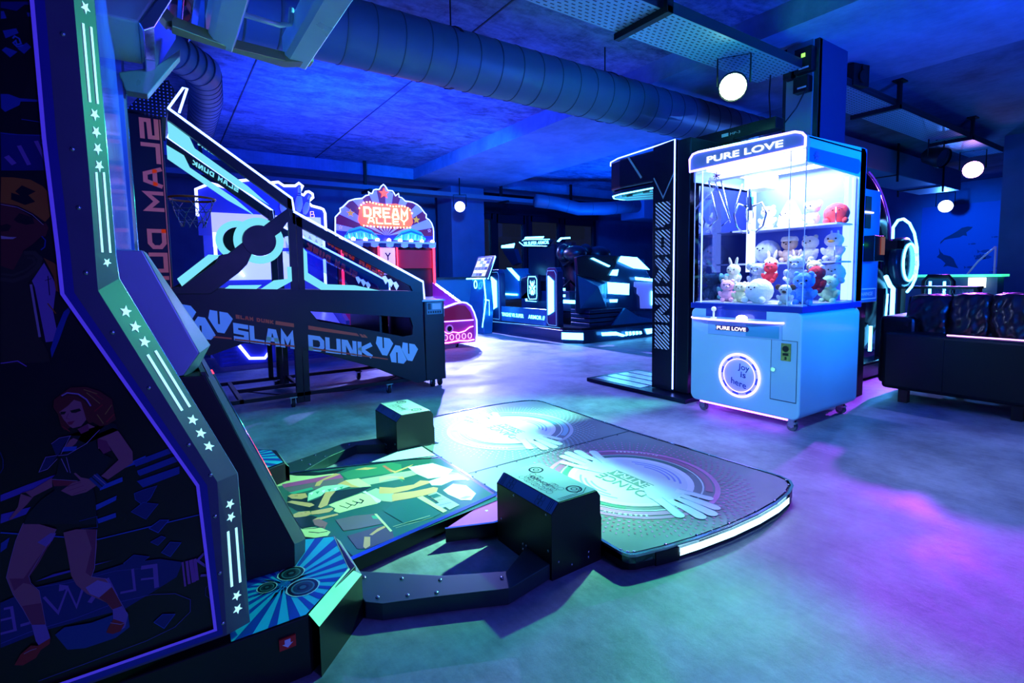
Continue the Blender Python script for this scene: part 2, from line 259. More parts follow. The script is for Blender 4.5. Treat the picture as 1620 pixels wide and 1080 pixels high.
SIDE_ART=[
('b1',0,[(-216,1574),(-156,1591),(-155,1582),(-183,1578),(-195,1563),(-217,1563)]),
('dk',0,[(-218,1543),(-192,1553),(-177,1533),(-186,1447),(-199,1410),(-207,1333),(-233,1326)]),
('b2',0,[(-217,1522),(-198,1531),(-195,1523),(-214,1509)]),
('b2',0,[(-217,1557),(-213,1558),(-210,1546),(-218,1543)]),
('b2',0,[(-221,1486),(-215,1493),(-199,1488),(-210,1475)]),
('b2',0,[(-199,1494),(-185,1508),(-179,1501),(-190,1486)]),
('b2',0,[(-181,1564),(-172,1566),(-171,1558),(-180,1557)]),
('b3',0.0025,[(-204,1511),(-201,1516),(-195,1513),(-193,1504),(-199,1501),(-200,1508),(-204,1503),(-199,1497),(-190,1502)]),
('b2',0,[(-228,1405),(-217,1407),(-202,1402),(-175,1404),(-175,1400),(-201,1396),(-203,1389),(-224,1373),(-229,1379)]),
('b2',0.0021,[(-233,1333),(-207,1333),(-155,1339)]),
('b2',0.0014,[(-202,1363),(-160,1361)]),
('b1',0,[(-233,1331),(-154,1337),(-155,1294),(-173,1270),(-237,1263)]),
('p2',0.0085,[(-228,1291),(-218,1277)]),
('p2',0.0065,[(-209,1313),(-197,1278)]),
('p2',0,[(-197,1278),(-184,1325)]),
('p2',0.0065,[(-184,1325),(-170,1279),(-167,1290)]),
('b3',0.002,[(-177,1322),(-154,1334)]),
('b3',0.0021,[(-176,1321),(-156,1316)]),
('sk1',0,[(-242,1203),(-225,1200),(-185,1166),(-180,1168),(-177,1158),(-182,1142),(-190,1140),(-203,1125),(-217,1113),(-220,1088),(-233,1076),(-250,1084)]),
('sk0',0,[(-226,1172),(-217,1185),(-199,1178),(-197,1166),(-209,1163),(-221,1167)]),
('bk',0,[(-218,1172),(-210,1175),(-201,1171),(-204,1165),(-214,1166)]),
('wh',0,[(-246,1141),(-235,1139),(-224,1139),(-230,1135),(-246,1135)]),
('sk0',0,[(-245,1160),(-236,1164),(-230,1160),(-235,1150),(-245,1149)]),
('or',0,[(-238,1251),(-221,1252),(-197,1250),(-180,1239),(-167,1220),(-164,1204),(-173,1181),(-181,1170),(-199,1186),(-219,1199),(-242,1203)]),
('wh',0.001,[(-242,1200),(-219,1196),(-199,1183),(-184,1164)]),
('sk1',0.0007,[(-242,1203),(-219,1199),(-199,1187),(-182,1170)]),
('bk',0,[(-220,1226),(-210,1238),(-191,1228),(-202,1220),(-193,1208),(-208,1201),(-227,1210),(-226,1223),(-214,1219)]),
('b2',0.0019,[(-188,1142),(-183,1134),(-185,1121),(-191,1115)]),
('ol',0,[(-250,1084),(-233,1076),(-216,1113),(-199,1114),(-188,1099),(-194,1076),(-214,1052),(-204,944),(-193,909),(-192,893),(-263,896)]),
('ol2',0.0066,[(-216,1109),(-201,1109),(-193,1097),(-198,1082),(-216,1064),(-235,1055),(-252,1059)]),
('ol2',0.0038,[(-212,1099),(-203,1099),(-201,1090),(-215,1076),(-234,1066),(-251,1069)]),
('lv',0,[(-188,1090),(-177,1059),(-173,1043),(-181,993),(-178,959),(-183,934),(-196,933),(-205,1043),(-208,1055)]),
('or2',0,[(-188,1100),(-174,1090),(-152,1070),(-149,1048),(-146,1031),(-157,1025),(-174,1034),(-176,1064)]),
('bk',0.0014,[(-184,1064),(-184,1026)]),
('bk',0.001,[(-189,1055),(-179,1059)]),
('wh2',0.0038,[(-210,1048),(-207,994),(-204,944)]),
('or',0.002,[(-188,1010),(-177,989)]),
('b2',0,[(-169,1095),(-154,1116),(-149,1119),(-149,1109),(-165,1088)]),
('b2',0,[(-146,1012),(-161,979),(-175,937),(-189,901),(-190,918),(-178,959),(-165,992)]),
('p2',0.002,[(-263,898),(-239,900),(-227,888)]),
('p1',0,[(-281,642),(-246,652),(-193,665),(-193,654),(-282,629)]),
('p1',0,[(-283,604),(-240,607),(-248,594),(-285,586)]),
('b3',0,[(-116,650),(-50,671),(-51,659),(-126,644)]),
('b3',0,[(-67,639),(-52,643),(-53,631),(-65,631)]),
('b3',0,[(-132,622),(-93,633),(-93,623),(-132,613)]),
('b3',0,[(-143,583),(-105,595),(-107,585),(-142,572)]),
('b3',0,[(-140,553),(-109,558),(-109,548),(-139,543)]),
('b2',0,[(-71,662),(-5,679),(0,667),(-69,650)]),
('b2',0,[(-67,641),(6,659),(8,645),(-63,628)]),
('b2',0,[(-69,618),(10,633),(9,616),(-59,601)]),
('b3',0.0024,[(-286,568),(-142,509),(54,511)]),
('b2',0,[(-287,547),(-274,555),(-280,535),(-289,529)]),
('b1',0,[(-75,592),(-59,596),(-34,599),(-47,574),(-61,561),(-74,578)]),
('b3',0.0007,[(-75,592),(-59,596),(-34,599),(-47,574),(-61,561),(-74,578),(-75,592)]),
('b1',0,[(-54,507),(-33,520),(-17,515),(-38,492)]),
('b3',0.0014,[(-54,507),(-33,520),(-17,515),(-38,492),(-54,507)]),
('b1',0,[(-53,475),(-33,483),(-25,477),(-40,463)]),
('b3',0.0007,[(-53,475),(-33,483),(-25,477),(-40,463),(-53,475)]),
('b1',0,[(-35,445),(-17,464),(3,456),(-19,430)]),
('b3',0.001,[(-35,445),(-17,464),(3,456),(-19,430),(-35,445)]),
('b1',0,[(-83,553),(-61,568),(-34,557),(-58,529)]),
('b3',0.0007,[(-83,553),(-61,568),(-34,557),(-58,529),(-83,553)]),
('b1',0,[(-58,290),(-41,302),(-18,293),(-40,268)]),
('b3',0.0012,[(-58,290),(-41,302),(-18,293),(-40,268),(-58,290)]),
('b1',0,[(-103,443),(-84,456),(-57,443),(-80,429)]),
('b3',0.0007,[(-103,443),(-84,456),(-57,443),(-80,429),(-103,443)]),
('b1',0,[(-296,429),(-244,441),(-157,438),(-100,442),(-39,432),(3,410),(-10,379),(-57,360),(-107,341),(-235,347),(-302,338)]),
('b4',0,[(-222,331),(-207,341),(-164,333),(-128,336),(-102,332),(-101,297),(-126,283),(-177,282),(-205,291)]),
('p1',0.001,[(-301,347),(-257,353),(-187,353),(-121,361),(-57,355),(-15,341),(13,316),(11,287),(-20,263),(-74,253),(-159,249),(-253,245)]),
('p1',0,[(-243,453),(-216,459),(-165,458),(-120,456)]),
('p1',0.0007,[(-244,441),(-196,433),(-117,431),(-67,420)]),
('p1',0.0007,[(60,342),(44,333),(43,315),(57,296)]),
('p2',0.0057,[(56,409),(45,416),(32,404),(44,389),(54,378),(51,362),(36,366)]),
('p3',0.0039,[(3,410),(5,351)]),
('p3',0.0054,[(11,410),(13,354)]),
('p3',0.0081,[(19,410),(22,355)]),
('p3',0.0065,[(27,410),(29,357)]),
('p2',0.0086,[(-73,423),(-48,419),(-48,368)]),
('p2',0.0043,[(-75,397),(-48,391)]),
('p2',0.0048,[(-88,426),(-87,377),(-112,380)]),
('p2',0.0081,[(-133,420),(-164,378)]),
('p2',0.0081,[(-133,420),(-120,374)]),
('p2',0.0048,[(-172,414),(-185,377),(-196,423),(-214,376),(-233,417)]),
('p2',0.0081,[(-196,423),(-205,428),(-206,420)]),
('p2',0.0048,[(-292,415),(-281,414),(-279,366),(-300,367)]),
('p2',0.0043,[(-298,394),(-280,393)]),
('p2',0.0057,[(-271,372),(-257,372)]),
('sk2',0,[(-253,578),(-231,570),(-205,551),(-216,524),(-238,496),(-252,469),(-250,450),(-239,433),(-236,393),(-234,359),(-255,367),(-265,404),(-277,440),(-284,477),(-277,506),(-266,546)]),
('sk3',0,[(-236,489),(-252,466),(-250,450),(-261,457),(-275,446),(-280,473),(-260,466),(-238,499),(-216,527)]),
('sk3',0,[(-266,411),(-236,406),(-235,360),(-255,367)]),
('sk2',0,[(-195,541),(-175,542),(-143,532),(-144,498),(-151,450),(-157,433),(-135,421),(-124,396),(-114,354),(-127,346),(-136,367),(-167,399),(-182,424),(-189,447),(-192,500)]),
('sk3',0,[(-160,536),(-143,532),(-151,450),(-157,433),(-166,445),(-153,494)]),
('lv2',0,[(-168,413),(-148,422),(-127,407),(-126,399),(-148,383),(-162,397)]),
('rd',0,[(-148,383),(-125,398),(-111,352),(-126,347),(-136,367)]),
('lv',0,[(-235,533),(-214,546),(-206,543),(-213,529),(-223,520)]),
('lv',0,[(-127,349),(-111,350),(-102,325),(-109,300),(-117,297),(-128,318)]),
('rd2',0,[(-127,327),(-108,310),(-117,295),(-130,294),(-141,302),(-136,313)]),
('wh2',0.0016,[(-133,321),(-116,310),(-108,310)]),
('lv',0,[(-255,367),(-234,359),(-230,335),(-229,325),(-246,316),(-251,331)]),
('rd2',0,[(-229,328),(-231,316),(-245,309),(-253,296),(-273,289),(-285,295),(-275,313),(-259,325),(-249,320)]),
('wh2',0.0012,[(-270,312),(-260,315),(-251,315)]),
('lv2',0.0006,[(-253,578),(-266,546),(-277,506),(-284,477),(-277,440),(-265,404),(-255,368)]),
('lv2',0.0009,[(-142,532),(-151,450),(-157,433),(-135,421),(-124,396),(-102,325)]),
('lv2',0.0006,[(-205,551),(-252,469),(-250,453),(-239,433),(-234,359)]),
('sk2',0,[(-129,725),(-113,742),(-102,743),(-93,733),(-72,685),(-73,661),(-117,634),(-128,644),(-97,672),(-113,711),(-129,702)]),
('sk3',0,[(-129,725),(-114,717),(-108,695),(-121,690),(-129,708)]),
('sk2',0,[(-205,659),(-205,640),(-234,628),(-244,615),(-269,590),(-272,592),(-258,613),(-252,639),(-235,642)]),
('sk2',0,[(-159,751),(-142,759),(-124,744),(-136,730),(-156,714),(-183,714),(-172,731),(-154,739)]),
('nv',0,[(-175,740),(-155,736),(-164,721),(-186,703),(-191,693),(-197,666),(-205,657),(-203,632),(-224,618),(-246,593),(-252,576),(-141,543),(-140,601),(-141,615),(-148,643),(-125,649),(-108,678),(-121,690),(-130,703),(-131,720),(-124,742),(-110,755),(-97,751),(-93,736),(-102,743),(-124,736),(-147,718)]),
('nv2',0,[(-201,728),(-188,738),(-171,739),(-181,724),(-192,702),(-196,705)]),
('nv2',0,[(-224,674),(-217,693),(-211,703),(-194,702),(-201,690),(-212,676)]),
('b3',0,[(-183,718),(-162,715),(-165,707),(-187,709)]),
('lv2',0.0011,[(-124,743),(-147,718),(-178,701),(-192,702)]),
('lv2',0.0009,[(-201,728),(-188,738),(-171,739),(-188,704)]),
('lv2',0.0009,[(-193,703),(-211,703),(-223,675),(-210,678),(-194,696)]),
('lv2',0.0011,[(-188,695),(-180,665)]),
('lv2',0.0009,[(-180,696),(-176,662)]),
('rd',0,[(-205,656),(-166,643),(-163,633),(-203,641)]),
('wh2',0.0011,[(-205,656),(-166,643)]),
('sk2',0,[(-193,629),(-174,641),(-161,642),(-171,660),(-168,661),(-160,649),(-144,641),(-136,626),(-154,616),(-177,614)]),
('sk3',0.0014,[(-182,635),(-161,639)]),
('sk3',0.0009,[(-183,626),(-157,631)]),
('sk3',0.0009,[(-175,617),(-153,622)]),
('b4',0,[(-148,643),(-134,652),(-119,627),(-132,618)]),
('bk',0.0017,[(-143,646),(-127,621)]),
('wh2',0.0014,[(-139,650),(-122,625)]),
('bk',0,[(-253,639),(-245,639),(-236,626)]),
('b2',0.001,[(-169,558),(-140,560),(-141,536),(-167,541)]),
('rd3',0,[(-191,817),(-165,838),(-140,836),(-119,824),(-100,804),(-96,760),(-110,751),(-123,750),(-134,761),(-140,759),(-144,768),(-179,752),(-184,761),(-187,787),(-193,801)]),
('sk2',0,[(-185,792),(-162,813),(-150,806),(-147,788),(-144,768),(-153,756),(-166,754),(-171,759),(-179,774)]),
('rd3',0,[(-191,817),(-180,825),(-158,815),(-171,801),(-187,789),(-193,801)]),
('bk',0,[(-183,791),(-174,790),(-177,785),(-183,785)]),
('bk',0,[(-168,791),(-153,793),(-151,788),(-160,785),(-166,786)]),
('rd',0,[(-174,768),(-162,769),(-167,762),(-172,762)]),
('sk3',0.0009,[(-171,785),(-175,776),(-170,774)]),
('lv2',0.0025,[(-179,823),(-170,828),(-153,823),(-141,810),(-135,795)]),
('bk',0.0011,[(-180,819),(-170,824),(-155,819),(-144,808),(-137,794)]),
('gd',0.0015,[(-140,824),(-120,798)]),
('rd2',0.0015,[(-136,829),(-115,806)]),
('gd',0.0015,[(-144,831),(-123,819)]),
('rd2',0.0021,[(-116,795),(-130,783)]),
('gd',0.0015,[(-101,792),(-113,774)]),
('rd2',0.0025,[(-98,772),(-112,757)]),
('gd',0.0015,[(-126,776),(-117,755)]),
('rd2',0.0015,[(-182,761),(-171,748)]),
('sk3',0,[(-159,751),(-142,759),(-141,745),(-154,740)]),
('b4',0.0009,[(-275,727),(-272,711),(-273,695),(-278,686)]),
]
POSTER_ART=[
('gb',0,[(400,2654),(468,2729),(954,2575),(1189,2455),(1172,1837),(503,1753),(484,1910),(394,1999)]),
('cream',0,[(400,2654),(463,2701),(640,2618),(673,2560),(598,2569),(422,2579),(400,2580)]),
('mag',0,[(420,2595),(685,2568),(683,2490),(604,2518),(420,2544)]),
('gry',0,[(419,2538),(604,2518),(684,2497),(658,2375),(538,2436),(433,2473)]),
('tea',0,[(428,2470),(529,2471),(531,2442),(443,2439)]),
('hair',0,[(461,2718),(536,2712),(607,2642),(686,2625),(738,2612),(669,2580),(575,2610),(502,2664)]),
('grn',0,[(689,2565),(780,2581),(949,2560),(985,2498),(901,2268),(892,2414),(794,2439),(695,2466)]),
('skn',0,[(761,2569),(818,2570),(866,2525),(815,2529)]),
('red',0,[(896,2537),(910,2536),(918,2427),(900,2421)]),
('skn',0,[(543,2475),(563,2519),(607,2547),(669,2580),(685,2551),(648,2539),(596,2524),(564,2467)]),
('skn',0,[(638,2434),(683,2459),(742,2431),(777,2345),(719,2330),(681,2358)]),
('yel',0,[(683,2459),(742,2446),(765,2368),(761,2313),(712,2336),(692,2393)]),
('gry2',0,[(746,2428),(844,2409),(890,2407),(1032,2376),(1017,2321),(899,2314),(759,2336)]),
('skn',0,[(902,2477),(912,2401),(999,2432),(1039,2460),(925,2425)]),
('skn',0,[(899,2358),(928,2336),(919,2293),(893,2343)]),
('cream',0,[(830,2397),(877,2388),(926,2331),(861,2348),(808,2338)]),
('chk',0,[(501,2409),(577,2449),(653,2422),(681,2373),(572,2357),(477,2323)]),
('wht',0,[(505,2406),(522,2407),(507,2378)]),
('tea',0,[(530,2403),(548,2404),(532,2375)]),
('wht',0,[(556,2401),(574,2401),(558,2372)]),
('tea',0,[(582,2398),(601,2398),(584,2369)]),
('wht',0,[(609,2395),(627,2395),(610,2366)]),
('tea',0,[(635,2392),(654,2393),(636,2363)]),
('hair',0,[(475,2312),(525,2326),(567,2374),(633,2352),(734,2319),(757,2302),(686,2272),(558,2239),(491,2205),(420,2246),(394,2336),(416,2432),(460,2439),(494,2414)]),
('skn',0,[(416,2432),(435,2444),(490,2417),(487,2366),(460,2361),(425,2393)]),
('bk',0.004,[(442,2415),(454,2409)]),
('skn',0,[(400,2368),(421,2371),(487,2291),(493,2263),(470,2255),(430,2315)]),
('skn',0,[(500,2234),(567,2374),(608,2357),(571,2305),(538,2229),(506,2217)]),
('yel',0,[(542,2227),(575,2239),(698,2264),(727,2216),(742,2128),(719,2115),(635,2123),(559,2122),(544,2155),(558,2179)]),
('hair',0.0053,[(579,2193),(600,2148),(623,2167),(609,2208)]),
('hair',0.0053,[(613,2190),(632,2155),(651,2173),(639,2207)]),
('hair',0.0073,[(646,2188),(664,2161),(679,2180),(670,2207)]),
('wht',0,[(705,2272),(720,2275),(745,2138),(731,2118),(720,2132),(722,2213)]),
('gry2',0,[(720,2261),(772,2277),(815,2177),(817,2098),(774,2093),(745,2126)]),
('skn',0,[(788,2281),(841,2231),(930,2211),(976,2238),(1006,2210),(1001,2182),(947,2175),(882,2166),(811,2174),(762,2210)]),
('skn',0,[(803,2159),(817,2170),(900,2141),(960,2131),(993,2129),(1007,2107),(981,2070),(924,2069),(853,2079),(780,2097)]),
('wht',0,[(1004,2205),(1088,2217),(1147,2226),(1160,2164),(1166,2110),(1103,2143),(1033,2124),(995,2151)]),
('wht',0,[(1013,2069),(1085,2108),(1126,2055),(1117,1948),(1065,1902),(1030,1928),(1011,2015)]),
('lil',0,[(1111,2227),(1145,2248),(1167,2211),(1175,2102),(1158,2096),(1147,2200)]),
('lil',0,[(1032,1947),(1068,1952),(1087,1933),(1051,1928)]),
('wht',0,[(996,2435),(1124,2412),(1168,2265),(1101,2208),(1016,2233),(994,2327)]),
('skn',0,[(464,2208),(491,2205),(546,2194),(549,2174),(527,2156),(485,2164),(460,2177)]),
('skn',0,[(392,2222),(421,2234),(461,2216),(461,2182),(432,2171),(397,2191)]),
('bk',0.0033,[(441,2213),(448,2210)]),
('red',0.0029,[(424,2209),(429,2205)]),
('hair',0,[(396,2186),(458,2168),(475,2139),(447,2117),(449,2064),(400,2080),(397,2133)]),
('skn',0,[(452,2124),(470,2132),(551,2122),(550,2106),(491,2106),(455,2106)]),
('brn',0,[(452,2124),(477,2116),(495,2061),(472,2018),(448,2075)]),
('cream',0,[(395,2074),(433,2061),(464,2033),(485,1979),(467,1955),(423,1968),(394,1999)]),
('hair',0.0053,[(415,2030),(445,1999),(476,1990)]),
('hair',0.0044,[(399,2071),(441,2045),(473,2037)]),
('gry',0,[(528,2068),(598,2060),(671,2028),(686,1921),(577,1941),(528,1958)]),
('gry3',0,[(529,1910),(661,1909),(682,1845),(668,1790),(560,1773),(530,1794)]),
('tea',0,[(658,2016),(680,2005),(676,1971),(656,1985)]),
('cream',0,[(674,2026),(683,2020),(682,1845),(673,1842)]),
('skn',0,[(599,1867),(640,1895),(671,1902),(671,1887),(632,1872),(607,1857)]),
('skn',0,[(552,1795),(579,1864),(597,1850),(575,1787),(554,1777)]),
('tea2',0,[(790,2084),(883,2067),(904,1866),(852,1851),(743,1878),(716,2023)]),
('cream',0.002,[(697,1875),(856,1874)]),
('cream',0.0012,[(702,1859),(860,1853)]),
('cream',0,[(883,2067),(911,2068),(933,1872),(911,1865)]),
('gry2',0,[(933,2063),(981,2070),(1001,1889),(945,1873)]),
('lil',0,[(919,1959),(982,1958),(988,1909),(929,1908)]),
('tea2',0,[(932,2052),(973,2054),(979,2017),(939,2016)]),
('gry',0.0034,[(923,2017),(976,2010)]),
('gry',0.0037,[(923,1937),(984,1932)]),
('gry',0.0034,[(921,1988),(978,1982)]),
]

# ---------------------------------------------------------------- the room
def concrete(name,c1,c2,rough,bump,scale,cracks=False):
    m=bpy.data.materials.new(name); m.use_nodes=True; nt=m.node_tree; b=nt.nodes['Principled BSDF']; L=nt.links.new
    tc=nt.nodes.new('ShaderNodeTexCoord'); mp=nt.nodes.new('ShaderNodeMapping'); mp.inputs['Scale'].default_value=(1,1.8,1) if 'ceiling' in name else (1,1,1); L(tc.outputs['Object'],mp.inputs[0])
    n1=nt.nodes.new('ShaderNodeTexNoise'); n1.inputs['Scale'].default_value=scale; n1.inputs['Detail'].default_value=10; n1.inputs['Roughness'].default_value=.72
    n2=nt.nodes.new('ShaderNodeTexNoise'); n2.inputs['Scale'].default_value=scale*.22; n2.inputs['Detail'].default_value=4; n2.inputs['Distortion'].default_value=1.2
    L(mp.outputs[0],n1.inputs['Vector']); L(mp.outputs[0],n2.inputs['Vector'])
    m3=nt.nodes.new('ShaderNodeMapping'); m3.inputs['Rotation'].default_value=(0,0,.9); m3.inputs['Scale'].default_value=(45,9,1); n3=nt.nodes.new('ShaderNodeTexNoise'); n3.inputs['Scale'].default_value=1; n3.inputs['Detail'].default_value=6; L(tc.outputs['Object'],m3.inputs[0]); L(m3.outputs[0],n3.inputs['Vector'])
    mq3=nt.nodes.new('ShaderNodeMix'); mq3.inputs[0].default_value=.2; L(n1.outputs['Fac'],mq3.inputs[2]); L(n3.outputs['Fac'],mq3.inputs[3])
    ad=nt.nodes.new('ShaderNodeMath'); ad.operation='ADD'; L(mq3.outputs[0],ad.inputs[0]); L(n2.outputs['Fac'],ad.inputs[1])
    cr=nt.nodes.new('ShaderNodeValToRGB'); cr.color_ramp.elements[0].position=.40; cr.color_ramp.elements[1].position=.60
    hv=nt.nodes.new('ShaderNodeMath'); hv.operation='MULTIPLY'; hv.inputs[1].default_value=.5; L(ad.outputs[0],hv.inputs[0]); L(hv.outputs[0],cr.inputs[0])
    cr.color_ramp.elements[0].color=list(lin(c1))+[1]; cr.color_ramp.elements[1].color=list(lin(c2))+[1]; L(cr.outputs[0],b.inputs['Base Color'])
    mr=nt.nodes.new('ShaderNodeMapRange'); mr.inputs['From Min'].default_value=.35; mr.inputs['From Max'].default_value=.65; mr.inputs['To Min'].default_value=rough-.1; mr.inputs['To Max'].default_value=rough+.14
    L(n2.outputs['Fac'],mr.inputs['Value']); L(mr.outputs[0],b.inputs['Roughness'])
    bp=nt.nodes.new('ShaderNodeBump'); bp.inputs['Strength'].default_value=bump; bp.inputs['Distance'].default_value=.012; L(n1.outputs['Fac'],bp.inputs['Height']); L(bp.outputs[0],b.inputs['Normal'])
    return m
CONC=concrete('polished_concrete','6c727c','a4aab6',.56,.3,5)
CEIL=concrete('rough_ceiling_concrete','40507c','7c90c4',.85,1.0,11)  # grey concrete tinted blue: the blue lighting is mixed into its colour
BEAM=concrete('smooth_beam_concrete','5c7098','7c94c4',.8,.2,3)  # same blue lighting tint put into the beam colour
WALLM=mat('blue_painted_wall','5a6a9c',.7,0,.12,3)
struct('floor',MB().box(-5,17,-4,13,-.1,0),CONC)
cb=MB()
cb.box(-5,17,-4,13,3.2,3.3)
struct('ceiling',cb,CEIL)
struct('trim_1',MB().box(4.27,6.2,-4,9.66,2.99,3.2),BEAM)
struct('trim_2',MB().box(-5,17,9.66,10.3,2.99,3.2),BEAM)
struct('trim_3',MB().box(6.2,17,-4,4.4,2.99,3.2),concrete('stained_soffit_concrete','38486c','6478a4',.85,.6,2.2))
struct('trim_4',MB().box(-5,4.27,-4,1.3,3.0,3.2),BEAM)
jt=MB()
for x in (.9,2.4): jt.box(x-.006,x+.006,1.3,9.66,3.192,3.2)
struct('trim_5',jt,mat('joint_line','303848',.8))
pb=MB().box(-5,17,11.2,11.35,0,3.2); struct('wall_back',pb,WALLM)
struct('wall_right',MB().box(15,15.15,-4,11.35,0,3.2),WALLM)
struct('wall_left',MB().box(-5.1,-5,-4,11.35,0,3.2),WALLM)
# window wall along the back
gl=mat('dark_window_glass','0c1420',.06,0,spec=.9); bl=mat('tan_blind_behind_glass','7c8088',.6,0,.15,4,em='606878',strength=.3); fr=mat('window_frame_dark','101c38',.4)  # blinds carry a faint added glow to look brighter behind the glass
wx=[(5.95,7.0,2.48),(7.12,8.0,2.40),(8.2,9.2,2.48),(9.35,10.5,2.44)]
for i,(x0,x1,zt) in enumerate(wx):
    w=thing('window_%d'%(i+1),((x0+x1)/2,11.15,0),'x','x')
    del w['label'];del w['category']; w['kind']='structure'
    b=MB().box(x0-.06,x0+.04,11.06,11.2,0,2.62).box(x1-.04,x1+.06,11.06,11.2,0,2.62).box(x0,x1,11.06,11.2,zt,2.62).box(x0,x1,11.06,11.2,0,.12).box(x0,x1,11.1,11.2,.95,1.0)
    b.build('window_frame',fr,w)
    b=MB().box(x0+.04,x1-.04,11.17,11.19,.12,zt)
    for k in range(1,4): b.box(x0+(x1-x0)*k/4-.004,x0+(x1-x0)*k/4+.004,11.165,11.17,.12,zt)
    b.build('roller_blind',bl,w)
    MB().box(x0+.04,x1-.04,11.125,11.13,.12,zt).build('pane',glass('window_glass','b0b8c8',.2),w)
struct('trim_6',MB().box(5.9,10.6,11.0,11.2,2.62,3.2),fr)
# pillars
pc=mat('blue_grey_steel_column','7c8aa0',.45,.3); pd=mat('dark_column_flange','1c2430',.5)
pl=MB().box(4.65,4.70,2.2,2.5,0,2.99,1).box(4.70,5.15,2.24,2.46,0,2.99,0).box(4.66,5.16,2.2,2.24,0,2.99,0).box(4.63,4.65,2.24,2.46,0,2.99,2)
struct('pillar',pl,[mat('column_front_blue','344878',.5),pd,mat('column_web','8fa0a8',.4,.2)])
struct('pillar',MB().box(5.24,6.06,9.93,10.6,0,2.99),WALLM)
struct('pillar',MB().box(10.4,11.2,1.5,2.27,0,2.99),WALLM)
# sea mural on the right wall
sm=inks(dict(a='24408c',b='2c50a8',c='3860b8'))
mu=MB(); MU=lambda y,z,k=0:(14.99-k,y,z)
mu.poly([MU(y,z) for y,z in [(4.65,.2),(2.2,.2),(2.2,2.5),(4.65,2.5)]],0,tuple(lin('3a5cb0')))
for pts in [[(4.27,1.68),(4.2,1.76),(4.1,1.82),(3.98,1.9),(3.9,1.97),(3.8,1.99),(3.71,1.975),(3.74,1.93),(3.82,1.86),(3.8,1.78),(3.87,1.80),(3.93,1.76),(4.1,1.74),(4.2,1.72),(4.28,1.62)],
            [(4.30,1.55),(4.26,1.45),(4.2,1.38),(4.08,1.34),(4.02,1.28),(3.97,1.15),(3.92,1.06),(4.02,1.09),(4.12,1.12),(4.2,1.1),(4.16,1.18),(4.25,1.28),(4.33,1.33),(4.28,1.40)]]:
    mu.poly([MU(y,z,.004) for y,z in pts],0,tuple(lin('101c50')))
for k in range(16):
    y=random.uniform(2.9,3.9);z=random.uniform(.9,1.9);q=random.uniform(.04,.12)
    mu.poly([MU(y+a*q,z+b*q,.003) for a,b in [(-1,0),(-.4,.35),(.4,.25),(.8,0),(1.3,.4),(1.2,-.4),(.8,-.05),(.3,-.3),(-.5,-.3)]],0,tuple(lin('1c3478')))
mo=mu.build('sea_mural',printmat('mural_print',.6)); mo['label']='blue wall mural of a shark, a dolphin and small fish on the right wall'; mo['category']='mural'
# ---------------------------------------------------------------- ducts and trays under the ceiling
DUCT=mat('galvanised_duct','586c88',.5,.15,.06,6)  # grey metal with the blue of the lighting tinted in
def duct(name,pts,rad,label,ring=.28,parent=None,n=28):
    t=thing(name,pts[0],label,'duct'); MB().tube(pts,rad,n).build('pipe',DUCT,t)
    sb=MB()
    for a,b in zip(pts,pts[1:]):
        a,b=Vector(a),Vector(b); d=(b-a); k=int(d.length/ring)
        for i in range(k):
            p=a+d*((i+.5)/k); e=d.normalized()*.003; sb.cyl(p-e,p+e,rad+.004,n=n)
    sb.build('seam_rings',mat('duct_seam','3c4858',.5,.2),t)
    return t
d1=duct('air_duct',[(-2,3.66,2.74),(6.6,3.62,2.72)],.215,'large round ribbed air duct crossing the whole ceiling',.2)
hb=MB()
for x in (1.95,3.6): hb.cyl((x,3.66,2.74),(x+.03,3.66,2.74),.225,n=28); hb.cyl((x+.015,3.66,2.96),(x+.015,3.66,3.2),.006)
hb.build('hanger_strap',mat('black_steel','14161c',.5,.4),d1)
duct('air_duct',[(-.6,4.9,2.93),(.15,5.1,2.93),(.42,5.5,2.93),(.5,6.3,2.93),(.52,7.6,2.93)],.15,'narrower curved air duct branching off behind the basketball machine',.12)
duct('air_duct',[(6.7,8.85,2.64),(7.2,8.75,2.6),(7.6,8.5,2.48),(8.1,8.2,2.48),(9.0,8.1,2.58)],.14,'small round duct bending below the ceiling above the simulator',.4)
t=thing('duct_box',(10.5,8.2,2.5),'rectangular painted duct box with a vent grille beside the boxing machine top','duct'); MB().box(9.0,12.5,7.9,8.6,2.3,2.75).build('duct_casing',mat('painted_duct','5c6e98',.5),t,bevel=.02)
for x in (9.6,11.6): MB().box(x,x+.04,8.0,8.04,2.75,3.2).box(x,x+.04,8.46,8.5,2.75,3.2).build('duct_hanger',mat('black_steel'),t)
gm=MB().box(9.3,9.95,7.885,7.9,2.42,2.56)
for k in range(5): gm.box(9.33,9.92,7.878,7.886,2.435+k*.024,2.445+k*.024,1)
gm.build('vent_grille',[mat('vent_grey','8898b8',.5),DRK],t)
t=thing('rectangular_duct',(9.8,3.6,2.6),'rectangular blue duct running behind the column on the right','duct'); rd=MB(); rd.prism([(7.2,3.3),(12.5,3.3),(12.5,3.95),(7.2,3.95),(6.95,3.62)],'z',2.52,2.88)
rd.build('duct_casing',mat('painted_duct','5c6e98',.5),t,bevel=.015)
for x in (7.6,9.5,11.5): MB().box(x,x+.04,3.28,3.97,2.505,2.52).box(x,x+.04,3.28,3.30,2.41,2.99).box(x,x+.04,3.95,3.97,2.41,2.99).build('duct_hanger',mat('black_steel'),t)
t=thing('cable_tray',(2,9.2,2.8),'long cable tray under the back beam behind the neon machines','cable tray')
b=MB().box(-2,12,9.3,9.6,2.66,2.67).box(-2,12,9.29,9.3,2.66,2.74).box(-2,12,9.6,9.61,2.66,2.74); b.build('tray',DUCT,t)
